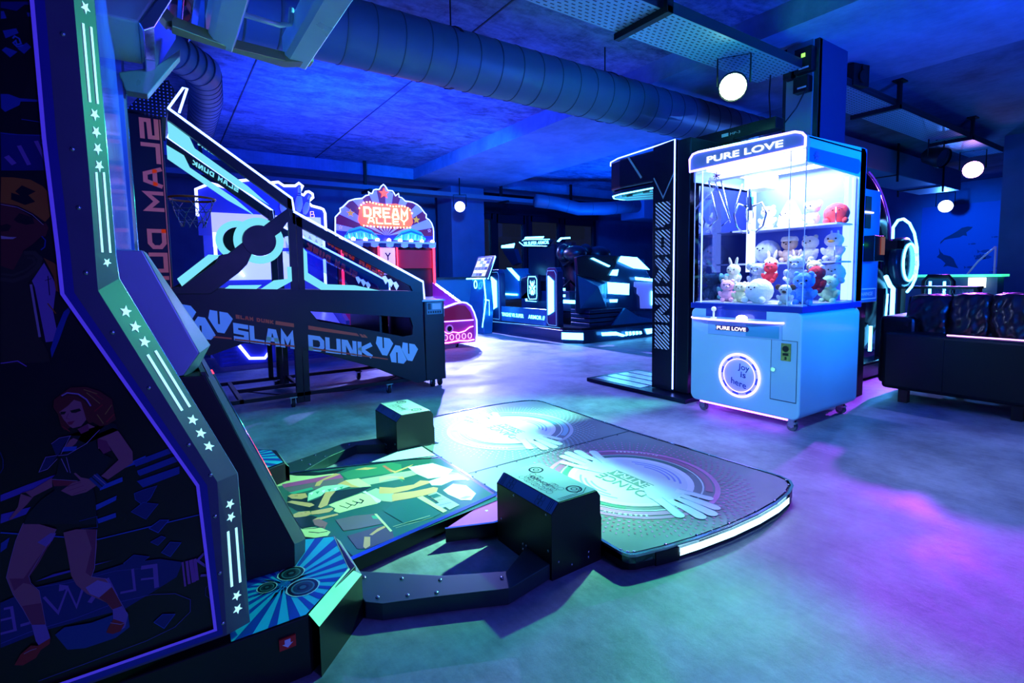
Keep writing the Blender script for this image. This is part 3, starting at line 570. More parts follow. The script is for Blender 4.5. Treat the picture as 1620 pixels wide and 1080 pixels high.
for x in (.6,3.2,6.2,8.2): MB().box(x,x+.05,9.45,9.5,2.65,3.2).box(x,x+.05,9.2,9.64,2.62,2.66).build('bracket',mat('black_steel'),t)
def tray(label,x0,x1,y0,y1,z,hangs):
    t=thing('cable_tray',(x0,(y0+y1)/2,z),label,'cable tray','perforated trays carrying the stage lights')
    pm=dotmat('perforated_tray_'+str(x0),'a8b4bc','141c24',26,.2)
    m=bpy.data.materials.new('slotted_tray'); m.use_nodes=True; nt=m.node_tree; bs=nt.nodes['Principled BSDF']; bs.inputs['Metallic'].default_value=.3; bs.inputs['Roughness'].default_value=.4
    tc=nt.nodes.new('ShaderNodeTexCoord'); mp=nt.nodes.new('ShaderNodeMapping'); mp.inputs['Scale'].default_value=(1/.058,1/.034,1); br=nt.nodes.new('ShaderNodeTexBrick')
    sx=nt.nodes.new('ShaderNodeSeparateXYZ'); L=nt.links.new; L(tc.outputs['Object'],mp.inputs[0]); L(mp.outputs[0],sx.inputs[0])
    def fr(src,thr,lo=0):
        a=nt.nodes.new('ShaderNodeMath'); a.operation='FRACT'; L(src,a.inputs[0]); g=nt.nodes.new('ShaderNodeMath'); g.operation='LESS_THAN'; g.inputs[1].default_value=thr; L(a.outputs[0],g.inputs[0]); return g.outputs[0]
    fy=nt.nodes.new('ShaderNodeMath'); fy.operation='FLOOR'; L(sx.outputs['Y'],fy.inputs[0]); hf=nt.nodes.new('ShaderNodeMath'); hf.operation='MULTIPLY_ADD'; hf.inputs[1].default_value=.5; L(fy.outputs[0],hf.inputs[0]); L(sx.outputs['X'],hf.inputs[2])
    mu_=nt.nodes.new('ShaderNodeMath'); mu_.operation='MULTIPLY'; L(fr(hf.outputs[0],.55),mu_.inputs[0]); L(fr(sx.outputs['Y'],.3),mu_.inputs[1])
    mx=nt.nodes.new('ShaderNodeMix'); mx.data_type='RGBA'; mx.inputs[6].default_value=list(lin('80a4b8'))+[1]; mx.inputs[7].default_value=list(lin('0c1018'))+[1]; L(mu_.outputs[0],mx.inputs[0]); L(mx.outputs[2],bs.inputs['Base Color'])
    nt.nodes.remove(br)
    MB().box(x0,x1,y0,y1,z,z+.004).build('tray_bottom',m,t)
    MB().box(x0,x1,y0-.003,y0,z,z+.075).box(x0,x1,y1,y1+.003,z,z+.075).build('tray_side',dotmat('punched_side'+str(x0),'28323c','080a10',30,.3),t)
    for x in hangs: MB().box(x-.03,x+.03,y0-.06,y0-.03,z-.04,2.99).box(x-.025,x+.025,y0-.06,y1+.02,z-.045,z-.002).box(x-.07,x+.07,y0-.09,y0+.0,2.975,2.99).build('hanger',mat('black_steel'),t)
tray('perforated cable tray nearest the camera with the green stage light',1.2,4.55,2.29,2.68,2.75,(2.78,))
tray('perforated cable tray beyond the column with the purple stage light',5.3,10.35,2.27,2.65,2.75,(6.4,8.75))
cabm=MB(); 
for k in range(5): cabm.tube([(1.2,2.35+k*.05,2.765+.006*(k%2)),(2.9,2.37+k*.05,2.765),(4.4,2.36+k*.04,2.77)],.008,6)
o=cabm.build('cable_bundle',RUB,label='loose cables lying in the cable tray nearest the camera',category='cables')
# stage lights
def par(label,c,aim,lensm,rad=.1,L=.2,ztop=2.745,grp='stage lights under the trays'):
    c=Vector(c); d=(Vector(aim)-c).normalized(); t=thing('stage_light',c,label,'stage light',grp); bk=mat('black_steel')
    b=MB().lathe(c,-d,[(rad*.98,-.02),(rad,0),(rad,.05),(rad*.92,.08),(rad*.75,L*.8),(rad*.3,L),(0,L)]); b.build('housing',bk,t)
    MB().lathe(c,d,[(rad*.93,.0),(rad*.6,.012),(0,.018)],20).build('lens',lensm,t)
    s=Vector((d.y,-d.x,0)).normalized()*rad*1.15; p=c-d*.09; top=p+Vector((0,0,rad*2.1))
    MB().tube([p-s,p-s+Vector((0,0,rad*2.1)),p+s+Vector((0,0,rad*2.1)),p+s],.009,6).tube([top,(top.x,top.y,ztop)],.012,8).build('yoke',bk,t)
    return t
par('stage light glowing green-white under the tray by the column',(3.77,2.42,2.49),(1.4,1.1,1.0),glow('green_lens',(.5,1,.6),25),.105)
par('unlit black stage light hanging left of the purple lamp',(8.55,2.46,2.5),(8.2,1.2,2.0),mat('dark_lens','303848',.1),.13,.26)
par('stage light glowing purple-white at the end of the far tray',(9.75,2.45,2.47),(4,.6,1.0),glow('purple_lens',(.8,.3,1),14),.125)
par('small stage light glowing blue on the far wall of the right bay',(14.3,4.02,2.42),(6,1,1.3),glow('blue_lens',(.3,.4,1),14),.14,ztop=2.99)
par('stage light glowing blue-white in front of the far column',(4.94,9.0,2.42),(0,0,1.2),glow('blue_lens2',(.2,.25,1),14),.11,ztop=2.99)
# wall speaker and control boxes on the column
t=thing('loudspeaker',(5.55,2.3,2.8),'small black loudspeaker above the far tray beside the column','loudspeaker')
MB().prism([(5.42,2.25),(5.62,2.2),(5.66,2.42),(5.46,2.44)],'z',2.77,2.97).build('cabinet',mat('speaker_black','0a0b10',.6),t,bevel=.008)
MB().cyl((5.52,2.215,2.85),(5.518,2.205,2.85),.055,n=20).cyl((5.52,2.215,2.93),(5.518,2.205,2.93),.022).build('driver',RUB,t)
t=thing('control_box',(4.6,2.3,2.75),'black lighting control boxes with green display and cables on the column','control box')
MB().box(4.56,4.64,2.22,2.36,2.72,2.92).box(4.55,4.64,2.24,2.36,2.56,2.69).box(4.55,4.63,2.38,2.45,2.70,2.88).build('housing',BLK,t,bevel=.004)
MB().box(4.555,4.56,2.27,2.30,2.84,2.87).build('display',glow('green_display','90ff60',2),t)
MB().box(4.553,4.56,2.24,2.32,2.745,2.757).box(4.543,4.55,2.25,2.32,2.585,2.597).build('label_strip',WHITE,t)
MB().tube([(4.6,2.42,2.9),(4.5,2.5,2.98),(4.4,2.45,2.9),(4.45,2.36,2.82),(4.55,2.3,2.8)],.007,6).tube([(4.56,2.24,2.6),(4.5,2.3,2.42),(4.48,2.4,2.3),(4.5,2.52,2.35),(4.52,2.55,2.6),(4.45,2.5,2.8)],.006,6).build('cable',RUB,t)
MB().box(4.3,4.42,2.40,2.48,2.78,2.9).build('junction_box',mat('junction_grey','9aa49c',.5),t)
def caster(b,x,y,r_=.035,h_=.09,dx=0):
    b.cyl((x-.012,y,r_),(x+.012,y,r_),r_,n=14,m=0); b.box(x-.02,x-.015,y-.02,y+.02,r_*.9,h_,1).box(x+.015,x+.02,y-.02,y+.02,r_*.9,h_,1); b.box(x-.03,x+.03,y-.03,y+.03,h_-.008,h_,1); b.cyl((x-.016,y,r_),(x+.016,y,r_),.012,n=10,m=1)
# ================================================================ dance machine (big cabinet, left foreground)
T=thing('dance_machine',(0,2.19,0),'tall dance arcade cabinet in the left foreground with star-studded silver edge','arcade machine')
INN=[(-.153,2.3),(-.153,1.33),(-.147,1.105),(-.146,1.028),(.060,.576),(.068,.212),(-1.1,.212)]
BND=[(-.114,2.3),(-.107,1.27),(-.108,1.11),(-.108,1.033),(.081,.581),(.081,.203),(-1.1,.203)]
OUT=[(-.084,2.3),(-.078,1.281),(-.077,1.11),(-.075,1.057),(.128,.575),(.135,.185)]
silver=mat('grey_metallic_trim','483a58',.45,.15,.06,9); trimflat=mat('violet_grey_trim_flat','4a4a68',.42,.35,.05,9)
def mir(y,far): return 4.38-y if far else y
for far in (0,1):
    Y=lambda y: mir(y,far)
    b=MB().prism([(-1.1,.2),(.08,.2),(.081,.58),(-.108,1.035),(-.108,2.32),(-1.1,2.32)],'y',Y(1.36),Y(1.38)); sp=b.build('side_panel',mat('side_panel_black','06060c',.3),T)
    b=MB()
    F=lambda x,z,k=0:(x,Y(1.352-k),z)
    for i in range(len(BND)-1): b.poly([F(*INN[i]),F(*INN[i+1]),F(*BND[i+1]),F(*BND[i])],0)
    for i in range(5): b.poly([F(*BND[i]),F(*BND[i+1]),(OUT[i+1][0],Y(1.40),OUT[i+1][1]),(OUT[i][0],Y(1.40),OUT[i][1])],1)
    for i in range(5): b.poly([(OUT[i][0],Y(1.40),OUT[i][1]),(OUT[i+1][0],Y(1.40),OUT[i+1][1]),(OUT[i+1][0]-.02,Y(1.45),OUT[i+1][1]-.005),(OUT[i][0]-.02,Y(1.45),OUT[i][1])],1)
    tr_=b.build('edge_trim',[trimflat,silver],T)
    # flat strip of print next to the trim
    b=MB(); b.ribbon([(p[0]-.018,p[1]+(.006 if i>3 else 0)) for i,p in enumerate(INN[:5])]+[(.058,.226),(-1.1,.226)],.0065,lambda x,z:F(x,z,.0012),0); b.build('border_line',mat('lilac_border_print','a088ff',.4,em='6a40e0',strength=.14),sp)  # printed line with a faint glow added so it shows on black
    b=MB(); b.ribbon([(p[0]-.008,p[1]) for p in INN[:5]]+[(.064,.217),(-1.1,.217)],.017,lambda x,z:F(x,z,.0008),0); b.build('border_print',mat('navy_border_print','161c88',.4),sp)
    sb=MB()
    for i in range(4):
        for q in ((-.13,1.535),(-.13,1.315),(-.128,1.20),(-.125,1.07),(-.09,.945),(-.035,.82),(.03,.68),(.068,.60),(.072,.50),(.074,.36),(.074,.235)): 
            if i==0: sb.ell(F(q[0],q[1],.0),(.005,.003,.005),8)
    sb.build('screw',SCREW,tr_)
    # stars and light bars lie on the chamfered strip
    def SF(seg,t,w,k=.0015):
        a0,a1=BND[seg],BND[seg+1]; o0,o1=OUT[seg],OUT[seg+1]
        p=Vector((a0[0]+(a1[0]-a0[0])*t,1.352,a0[1]+(a1[1]-a0[1])*t)); q=Vector((o0[0]+(o1[0]-o0[0])*t,1.40,o0[1]+(o1[1]-o0[1])*t))
        v=p+(q-p)*w; a=Vector((a1[0]-a0[0],0,a1[1]-a0[1])); n=(q-p).cross(a).normalized(); n=n if n.y<0 else -n
        v=v+n*k; return (v.x,Y(v.y),v.z)
    def tof(seg,z): return (z-BND[seg][1])/(BND[seg+1][1]-BND[seg][1])
    sb=MB()
    def starat(seg,z,rs):
        ln=math.dist(BND[seg],BND[seg+1]); wd=.056
        t0=tof(seg,z); sb.poly([SF(seg,t0+a/ln,.5+bb/wd) for a,bb in star2(0,0,rs,0,.42)],0)
    for z in (1.60,1.389,1.354,1.32,1.285): starat(0,z,.0135)
    starat(2,1.088,.012)
    for z in (.976,.943,.910,.728,.695,.662): starat(3,z,.0135)
    for z in (.516,.484,.287,.253): starat(4,z,.0125)
    def bar(seg,z0,z1,w0):
        t0,t1=tof(seg,z0),tof(seg,z1); sb.poly([SF(seg,t0,w0-.055),SF(seg,t1,w0-.055),SF(seg,t1,w0+.055),SF(seg,t0,w0+.055)],0)
    for w in (.32,.70):
        for a,b_ in ((1.566,1.412),(2.2,1.72),(1.262,1.272)): bar(0,a,b_,w)
        bar(1,1.262,1.112,w)
        bar(3,.886,.755,w); bar(4,.453,.315,w)
    sb.build('light_stars',glow('star_white',(.35,.85,1),1.6),tr_)
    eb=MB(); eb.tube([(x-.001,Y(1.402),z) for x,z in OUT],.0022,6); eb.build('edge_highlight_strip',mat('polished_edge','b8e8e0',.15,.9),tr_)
def SA(x,z,k): return (x,1.3585-k,z)
art('printed_side_art',SIDE_ART,SA,T)
# lettering mirrored vertically on the inside trim etc.
cab=MB().box(-1.1,-.16,1.385,2.995,.2,2.3); cab.build('cabinet_body',BLK,T)
cab=MB().prism([(-.16,1.12),(-.115,1.12),(-.115,2.32),(-.16,2.32)],'y',1.46,2.92)
MB().prism([(-.15,1.15),(-.095,1.14),(-.105,2.1),(-.15,2.1)],'y',1.62,2.76).build('display_screen',mat('display_screen','2a48a0',.12,em='2448d0',strength=.35),T,bevel=.01)
for y_ in (1.455,2.91): MB().box(-.16,-.09,y_,y_+.015,1.1,2.3).build('inner_cheek',mat('blue_acrylic','4c6ce0',.25,em='2040c0',strength=.12),T)
# control deck
slab=MB().prism([(-.12,1.132),(-.034,1.130),(.076,.853),(.035,.795),(-.12,.79)],'y',1.63,2.75,0)
slab.build('control_deck',mat('violet_grey_enamel','a8a8d8',.35,.2,.04,8),T,bevel=.004)
sl=[(-.034,1.130,1.631),(.076,.853,1.631),(.035,.795,1.631)]; sf=[(-.028,1.128,1.74),(.109,.861,1.74),(.066,.781,1.74)]
b=MB(); P=lambda q:(q[0],q[2],q[1])
for i in range(2): b.poly([P(sl[i]),P(sl[i+1]),P(sf[i+1]),P(sf[i])],0)
b.prism([(-.04,1.128),(-.028,1.128),(.109,.861),(.066,.781),(.0,.79)],'y',1.74,2.64)
for i in range(2): b.poly([(q[0],4.38-q[2],q[1]) for q in (sl[i],sl[i+1],sf[i+1],sf[i])],0)
b.build('deck_front_bevel',mat('pale_grey_bevel','8c9498',.35,.3),T)
MB().prism([(-.12,.80),(.084,.79),(.290,.24),(.289,.17),(-.12,.17)],'y',1.63,2.75).build('lower_housing',mat('matt_black_housing','08080d',.5),T,bevel=.003)
b=MB().prism([(.075,.80),(.086,.80),(.291,.24),(.289,.17),(.27,.17)],'y',1.632,2.748)
f0=[(.086,.79,1.63),(.291,.24,1.63),(.289,.17,1.63)]; f1=[(.116,.76,1.70),(.337,.212,1.70),(.334,.17,1.70)]
for i in range(2): b.poly([P(f0[i]),P(f0[i+1]),P(f1[i+1]),P(f1[i])],0); b.poly([(q[0],4.38-q[2],q[1]) for q in (f0[i],f0[i+1],f1[i+1],f1[i])],0)
b.prism([(.10,.77),(.116,.76),(.337,.212),(.334,.17),(.3,.17)],'y',1.70,2.68)
kp=b.build('kick_panel',mat('slate_kick_panel','3c444c',.4,.3),T)
MB().tube([(.128,2.08,.735),(.30,2.08,.31)],.0035,6).build('red_light_line',NR,kp)
MB().tube([(.122,1.88,.752),(.335,1.88,.22)],.003,6).build('edge_rail',CHROME,kp)
b=MB().prism([(.125,.74),(.33,.22),(.327,.22),(.122,.74)],'y',1.95,2.3); b.build('glossy_inset',mat('glossy_inset','301c60',.08),kp)
# plinth
PL=[(-1.1,1.40),(.27,1.37),(.445,1.53),(.445,1.76),(.36,1.80),(.36,2.58),(.445,2.62),(.445,2.85),(.27,3.01),(-1.1,2.98)]
pln=MB().prism(PL,'z',0.0,.165); plo=pln.build('plinth',BLK,T,bevel=.004)
starblue=tuple(lin('28c4e0')); starnavy=tuple(lin('1648b0')); 
for far in (0,1):
    Y=lambda y: mir(y,far); b=MB(); cx_,cy_=.20,1.50
    pts=[(.09,1.375),(.265,1.375),(.42,1.525),(.437,1.75),(.35,1.79),(.10,1.79)]
    b.poly([(x,Y(y),.1675) for x,y in pts],0,starblue)
    cx_,cy_=.245,1.555; n=22
    def edge(a):
        d=(math.cos(a),math.sin(a)); best=9
        for i in range(len(pts)):
            x1,y1=pts[i];x2,y2=pts[(i+1)%len(pts)]; ex,ey=x2-x1,y2-y1; den=d[0]*ey-d[1]*ex
            if abs(den)<1e-9: continue
            t_=((x1-cx_)*ey-(y1-cy_)*ex)/den; s_=((x1-cx_)*d[1]-(y1-cy_)*d[0])/den
            if t_>0 and 0<=s_<=1: best=min(best,t_)
        return (cx_+d[0]*best,cy_+d[1]*best)
    for i in range(n):
        a=2*PI*i/n+.1; w=.055 if i%2 else .075; p1,p2=edge(a-w),edge(a+w); b.poly([(x,Y(y),.1680) for x,y in ((cx_,cy_),p1,p2)],0,starnavy)
    for i in range(60): 
        a=random.uniform(0,2*PI); q=random.uniform(.02,.07); b.poly([(cx_+math.cos(a+t_)*q*k_,Y(cy_+math.sin(a+t_)*q*k_),.1683) for t_,k_ in ((-.12,.6),(0,1.25),(.12,.6))],0,tuple(lin('081420')))
    for (sx,sy,sr) in ((.285,1.505,.040),(.272,1.60,.034),(.20,1.565,.024)):
        for k_,cc in ((1.12,'e8f4e8'),(1.04,'0c1c24'),(.8,'4c8084'),(.68,'1c3c44'),(.4,'0c1c24'),(.22,'3c6468')): b.poly([(sx+math.cos(2*PI*i/20)*sr*k_*(1+(.06 if i%5==0 and k_>1.1 else 0)),Y(sy+math.sin(2*PI*i/20)*sr*k_),.1686+.0003*(1.2-k_)) for i in range(20)],0,tuple(lin(cc)))
    b.build('starburst_plate',printmat(),plo)
    b=MB(); q0=[(.27,1.37),(.42,1.523),(.438,1.75)]; q1=[(.29,1.345),(.458,1.515),(.462,1.76)]
    for i in range(2): b.poly([(q0[i][0],Y(q0[i][1]),.1685),(q0[i+1][0],Y(q0[i+1][1]),.1685),(q1[i+1][0],Y(q1[i+1][1]),.14),(q1[i][0],Y(q1[i][1]),.14)],0); b.poly([(q1[i][0],Y(q1[i][1]),.14),(q1[i+1][0],Y(q1[i+1][1]),.14),(q1[i+1][0],Y(q1[i+1][1]),.0),(q1[i][0],Y(q1[i][1]),.0)],1)
    b.build('plinth_bevel',[mat('pale_green_grey_bevel','9aa890',.4,.2),BLK],plo)
MB().box(.195,.235,1.365,1.3705,.10,.13).build('warning_sticker',mat('red_sticker','c81c20',.5),plo)
MB().poly([(.215+a,1.3642,.115+b) for a,b in [(-.013,.0),(-.007,.0),(-.007,.011),(.007,.011),(.007,.0),(.013,.0),(.0,-.011)]]).build('sticker_print',WHITE,plo)
# upper hood and overhead frames
hd=mat('olive_grey_hood','9cb0ac',.3,.15)
Z=lambda pts:[(x,z) for x,z in pts]
b=MB().prism([(-.16,2.02),(-.01,2.02),(.055,2.14),(.095,2.34),(-.16,2.34)],'y',2.45,2.90); b.build('hood',hd,T,bevel=.012)
b=MB().prism([(-.012,2.012),(.062,2.13),(.104,2.34),(.135,2.34),(.122,2.17),(.035,2.005),(.0,1.985)],'y',2.42,2.92); b.build('hood_chrome_lip',mat('polished_violet_chrome','b8b0e0',.1,1),T,bevel=.004)
b=MB().prism([(-.10,1.965),(-.078,1.89),(.0,1.888),(.135,2.085),(.137,2.118),(.035,2.015)],'y',2.88,2.96); b.build('hood_bracket',mat('grey_green_bracket','6c7c80',.3,.4),T,bevel=.004)
b=MB().prism([(.14,2.19),(.15,2.40),(.22,2.40),(.21,2.24),(.175,2.17)],'y',2.3,2.93); b.build('hood_lamp_arm',mat('polished_violet_chrome'),T,bevel=.006)
fr_=mat('brushed_silver_frame','b8ccd8',.3,.3,.05,5)
for x0,x1,yb in ((.235,.345,2.76),(.56,.675,2.79)):
    b=MB().prism([(x0+.02,2.115),(x1-.012,2.10),(x1,2.125),(x1,2.24),(x0,2.24),(x0,2.135)],'y',1.5,yb); b.build('overhead_beam',fr_,T,bevel=.004)
b=MB().prism([(.10,2.70),(.235,2.74),(.57,2.83),(.68,2.75),(.68,2.68),(.56,2.74),(.33,2.72),(.235,2.68),(.10,2.62)],'z',2.105,2.15); b.build('overhead_cross_plate',mat('olive_cross_plate','8c8c5c',.35,.5),T,bevel=.004)
b=MB()
for yy,zz in ((2.25,2.2),(2.50,2.17)): b.tube([(.34,yy,zz),(.50,yy+.02,zz),(.545,yy+.03,zz+.02),(.555,yy+.03,zz+.09)],.012,8)
b.build('guard_rail',fr_,T)
# ================================================================ dance platform
P_=thing('dance_platform',(1.8,2.19,0),'raised round-cornered dance floor with two printed ring pads and pin-up poster panel','dance floor')
def sym(l): return l+[(x,4.38-y) for x,y in l[::-1]]
near=[(1.20,1.672),(1.292,1.672),(1.292,1.225),(1.30,1.20),(1.32,1.187),(1.45,1.155),(1.6,1.13),(1.78,1.112),(1.96,1.107),(2.12,1.115),(2.25,1.135),(2.34,1.165),(2.385,1.20),(2.405,1.26),(2.40,1.4)]
OUTL=near+[(2.375,2.19)]+[(x,4.38-y) for x,y in near[::-1]]
pg=mat('platform_base','14181e',.35,.4)
b=MB().prism([(x,y) for x,y in OUTL],'z',.012,.058); b.build('platform_base',pg,P_)
MB().prism([(1.80+(x-1.8)*.985,2.19+(y-2.19)*.985) for x,y in OUTL],'z',.058,.068).build('dance_surface',mat('dark_printed_surface','6c787c',.42,0,.12,5),P_)
rimm=mat('chrome_edge_rim','a8bcc0',.14,.95)
b=MB().ribbon(OUTL,.012,lambda x,y:(x,y,.071),0,closed=True); 
for i in range(len(OUTL)):
    (x1,y1),(x2,y2)=OUTL[i],OUTL[(i+1)%len(OUTL)]; b.poly([(x1,y1,.071),(x2,y2,.071),(x2,y2,.035),(x1,y1,.035)])
b.build('metal_rim',rimm,P_)
b=MB()
for i in range(len(OUTL)):
    (x1,y1),(x2,y2)=OUTL[i],OUTL[(i+1)%len(OUTL)]; L_=math.dist((x1,y1),(x2,y2)); k=max(1,int(L_/.11))
    for j in range(k): x=x1+(x2-x1)*j/k;y=y1+(y2-y1)*j/k; b.ell((1.8+(x-1.8)*.987,2.19+(y-2.19)*.987,.0705),(.006,.006,.003),8)
for j in range(10): b.ell((1.25+j*.125,2.175,.069),(.005,.005,.002),8)
b.build('rim_screws',SCREW,P_)
MB().box(1.20,2.375,2.186,2.194,.068,.0695).box(1.198,1.204,1.69,2.69,.066,.0705).build('panel_joint',mat('joint_green_steel','1c3c3c',.3,.7),P_)
b=MB(); lp=[(1.50,1.142),(1.6,1.127),(1.78,1.109),(1.96,1.104),(2.12,1.112),(2.24,1.131)]
for i in range(len(lp)-1): (x1,y1),(x2,y2)=lp[i],lp[i+1]; b.poly([(x1,y1-.004,.054),(x2,y2-.004,.054),(x2,y2-.004,.026),(x1,y1-.004,.026)])
b.build('edge_light_strip',glow('platform_strip',(.4,.75,1),3.5),P_)
for q in ([(1.40,1.164),(1.5,1.142),(1.5,1.16),(1.40,1.18)],[(2.25,1.131),(2.30,1.147),(2.30,1.16),(2.25,1.15)]): MB().prism(q,'z',.008,.058).build('strip_end_bracket',mat('bracket_dark','202428',.4,.5),P_)
# printed pads
def pad(cx,cy,far):
    b=MB(); Zt=[.0694]; SC=1.14
    def ring(r0,r1,a0,a1,col,n=48):
        Zt[0]+=4e-5; c_=tuple(lin(col)); z=Zt[0]
        st=max(2,int(n*abs(a1-a0)/360))
        for i in range(st):
            t0=math.radians(a0+(a1-a0)*i/st); t1=math.radians(a0+(a1-a0)*(i+1)/st)
            b.poly([(cx+math.cos(t)*q,cy+math.sin(t)*q,z) for t,q in ((t0,r0),(t0,r1),(t1,r1),(t1,r0))],0,c_)
    A_,B_=('b8c4c8','8cc0c8') if far else ('d070b0','a8567c')
    for k in range(8):
        rr=.365+k*.0155
        for j in range(72):
            if k>5 and 100<j*5<170: continue
            t=math.radians(j*5+2.5*(k%2)); w=.0085-.0007*k; d=(math.cos(t),math.sin(t)); l=.006
            b.poly([(cx+d[0]*(rr+a*l)-d[1]*c_*w*.6,cy+d[1]*(rr+a*l)+d[0]*c_*w*.6,.0694) for a,c_ in ((-1,-1),(1,-1),(1,1),(-1,1))],0,tuple(lin(A_ if k%2 else B_)))
    ring(.336,.356,0,360,A_); ring(.300,.328,-60,150,B_); ring(.300,.328,190,280,A_); ring(.288,.295,0,360,'d8e8e0'); ring(.264,.283,-20,220,'3c8068' if not far else '58b0b0'); ring(0,.258,0,360,'dce8e4'); ring(.232,.258,0,360,'eef4f4')
    for r0,a0,a1 in ((.20,-50,40),(.18,-45,35),(.16,-40,20),(.20,130,210),(.18,140,200),(.16,150,190)): ring(r0,r0+.009,a0,a1,'88a4dc')
    z=.0712
    # title lettering reads from the far side
    uu,vv=(0,1,0),(-1,0,0) 
    g1=tuple(lin('5c8c74')); 
    b.box(cx-.028,cx+.030,cy-.17,cy+.13,z-.0004,z-.0002)
    for k in range(6): b.col[-6+k]=tuple(lin('6c9c80'))
    b.text('CENTRAL',(cx+.024,cy-.155,z),uu,vv,.28,.044,0,.01,tuple(lin('e8f4ec')))
    b.text('DANCE',(cx-.040,cy-.15,z),uu,vv,.26,.055,0,0,g1)
    for a,t in ((200,'FLAWLESS!!!'),(20,'FLAWLESS!!!')):
        for i,ch in enumerate(t):
            q=math.radians(a+i*3.2); d=Vector((-math.sin(q),math.cos(q),0)); n_=Vector((-math.cos(q),-math.sin(q),0))
            b.text(ch,Vector((cx,cy,z))+Vector((math.cos(q),math.sin(q),0))*.340,d,n_,.012,.016,0,0,tuple(lin('f0f4f4')))
    # two printed white hands with spread fingers
    for sg in (1,-1):
        q=Matrix.Rotation(0 if sg>0 else PI,3,'Z'); hc=tuple(lin('d8ece8'))
        def H(x,y,k=0): v=q@Vector((x,y,0)); return (cx+v.x,cy+v.y,z+.0002+k)
        b.poly([H(x,y) for x,y in [(-.03,-.10),(.05,-.11),(.075,-.18),(.05,-.24),(-.01,-.26),(-.07,-.23),(-.08,-.17)]],0,hc)
        for (x1,y1,x2,y2,w) in ((-.06,-.2,-.105,-.33,.042),(-.03,-.23,-.052,-.38,.044),(.0,-.24,.0,-.39,.044),(.035,-.23,.050,-.37,.040),(.06,-.19,.10,-.31,.036)):
            pp=[(x1,y1),((x1+x2)/2+.006,(y1+y2)/2),(x2,y2)]; b.ribbon(pp,w,lambda x,y:H(x,y,.0001),0,tuple(lin('e8f8f4')))
            b.poly([H(x2+math.cos(t)*w/2,y2+math.sin(t)*w/2,.00015) for t in [2*PI*i/12 for i in range(12)]],0,tuple(lin('e8f8f4')))
            b.ribbon([(x1+w*.55,y1),(x2+w*.55,y2)],.003,lambda x,y:H(x,y,.0003),0,tuple(lin('84b8bc')))
    b.v=[(cx+(v_[0]-cx)*SC,cy+(v_[1]-cy)*SC,v_[2]) for v_ in b.v]
    b.build('printed_ring_pad',printmat('pad_print',.42),P_)
pad(1.80,1.66,0); pad(1.80,2.68,1)
# poster bridge
PO=[(.365,1.81),(.45,1.77),(.504,1.748),(1.19,1.885),(1.197,2.49),(.52,2.70),(.455,2.71),(.45,2.60),(.365,2.575)]
MB().prism(PO,'z',.015,.072).build('poster_bridge',pg,P_)
art('printed_poster',POSTER_ART,lambda x,y,k:(x,y,.0728+k),P_,step=3e-5,m=printmat('poster_print',.15))
b=MB()
for far in (0,1):
    b=MB(); W_=[(.86,1.745),(1.04,1.672),(1.197,1.672),(1.197,1.89)]; W_=[(x,4.38-y if far else y) for x,y in W_]; b.prism(W_,'z',.015,.0695,1).prism(W_,'z',.0695,.0703,0)
    b.build('corner_wedge',[[dotmat('pink_dotted_wedge','b03898','e8a8dc',90,.25),mat('white_wedge','c8dcd8',.3)][far],pg],P_)
b=MB().ribbon([(.40,1.72),(1.19,1.885)],.022,lambda x,y:(x,y,.0765)).ribbon([(.403,2.745),(1.197,2.49)],.014,lambda x,y:(x,y,.0765)).ribbon([(.86,1.748),(1.04,1.677),(1.197,1.677)],.010,lambda x,y:(x,y,.0712)).ribbon([(.86,2.632),(1.04,2.703),(1.197,2.703)],.010,lambda x,y:(x,y,.0712))
b.build('poster_trim',mat('blue_steel_trim','5c8cc0',.15,.9),P_)
b=MB()
for cx,cy,rs in ((1.12,1.75,.014),(1.07,1.78,.009)): b.poly([(x,y,.0715) for x,y in star2(cx,cy,rs,.3)])
b.build('wedge_star_print',WHITE,P_)
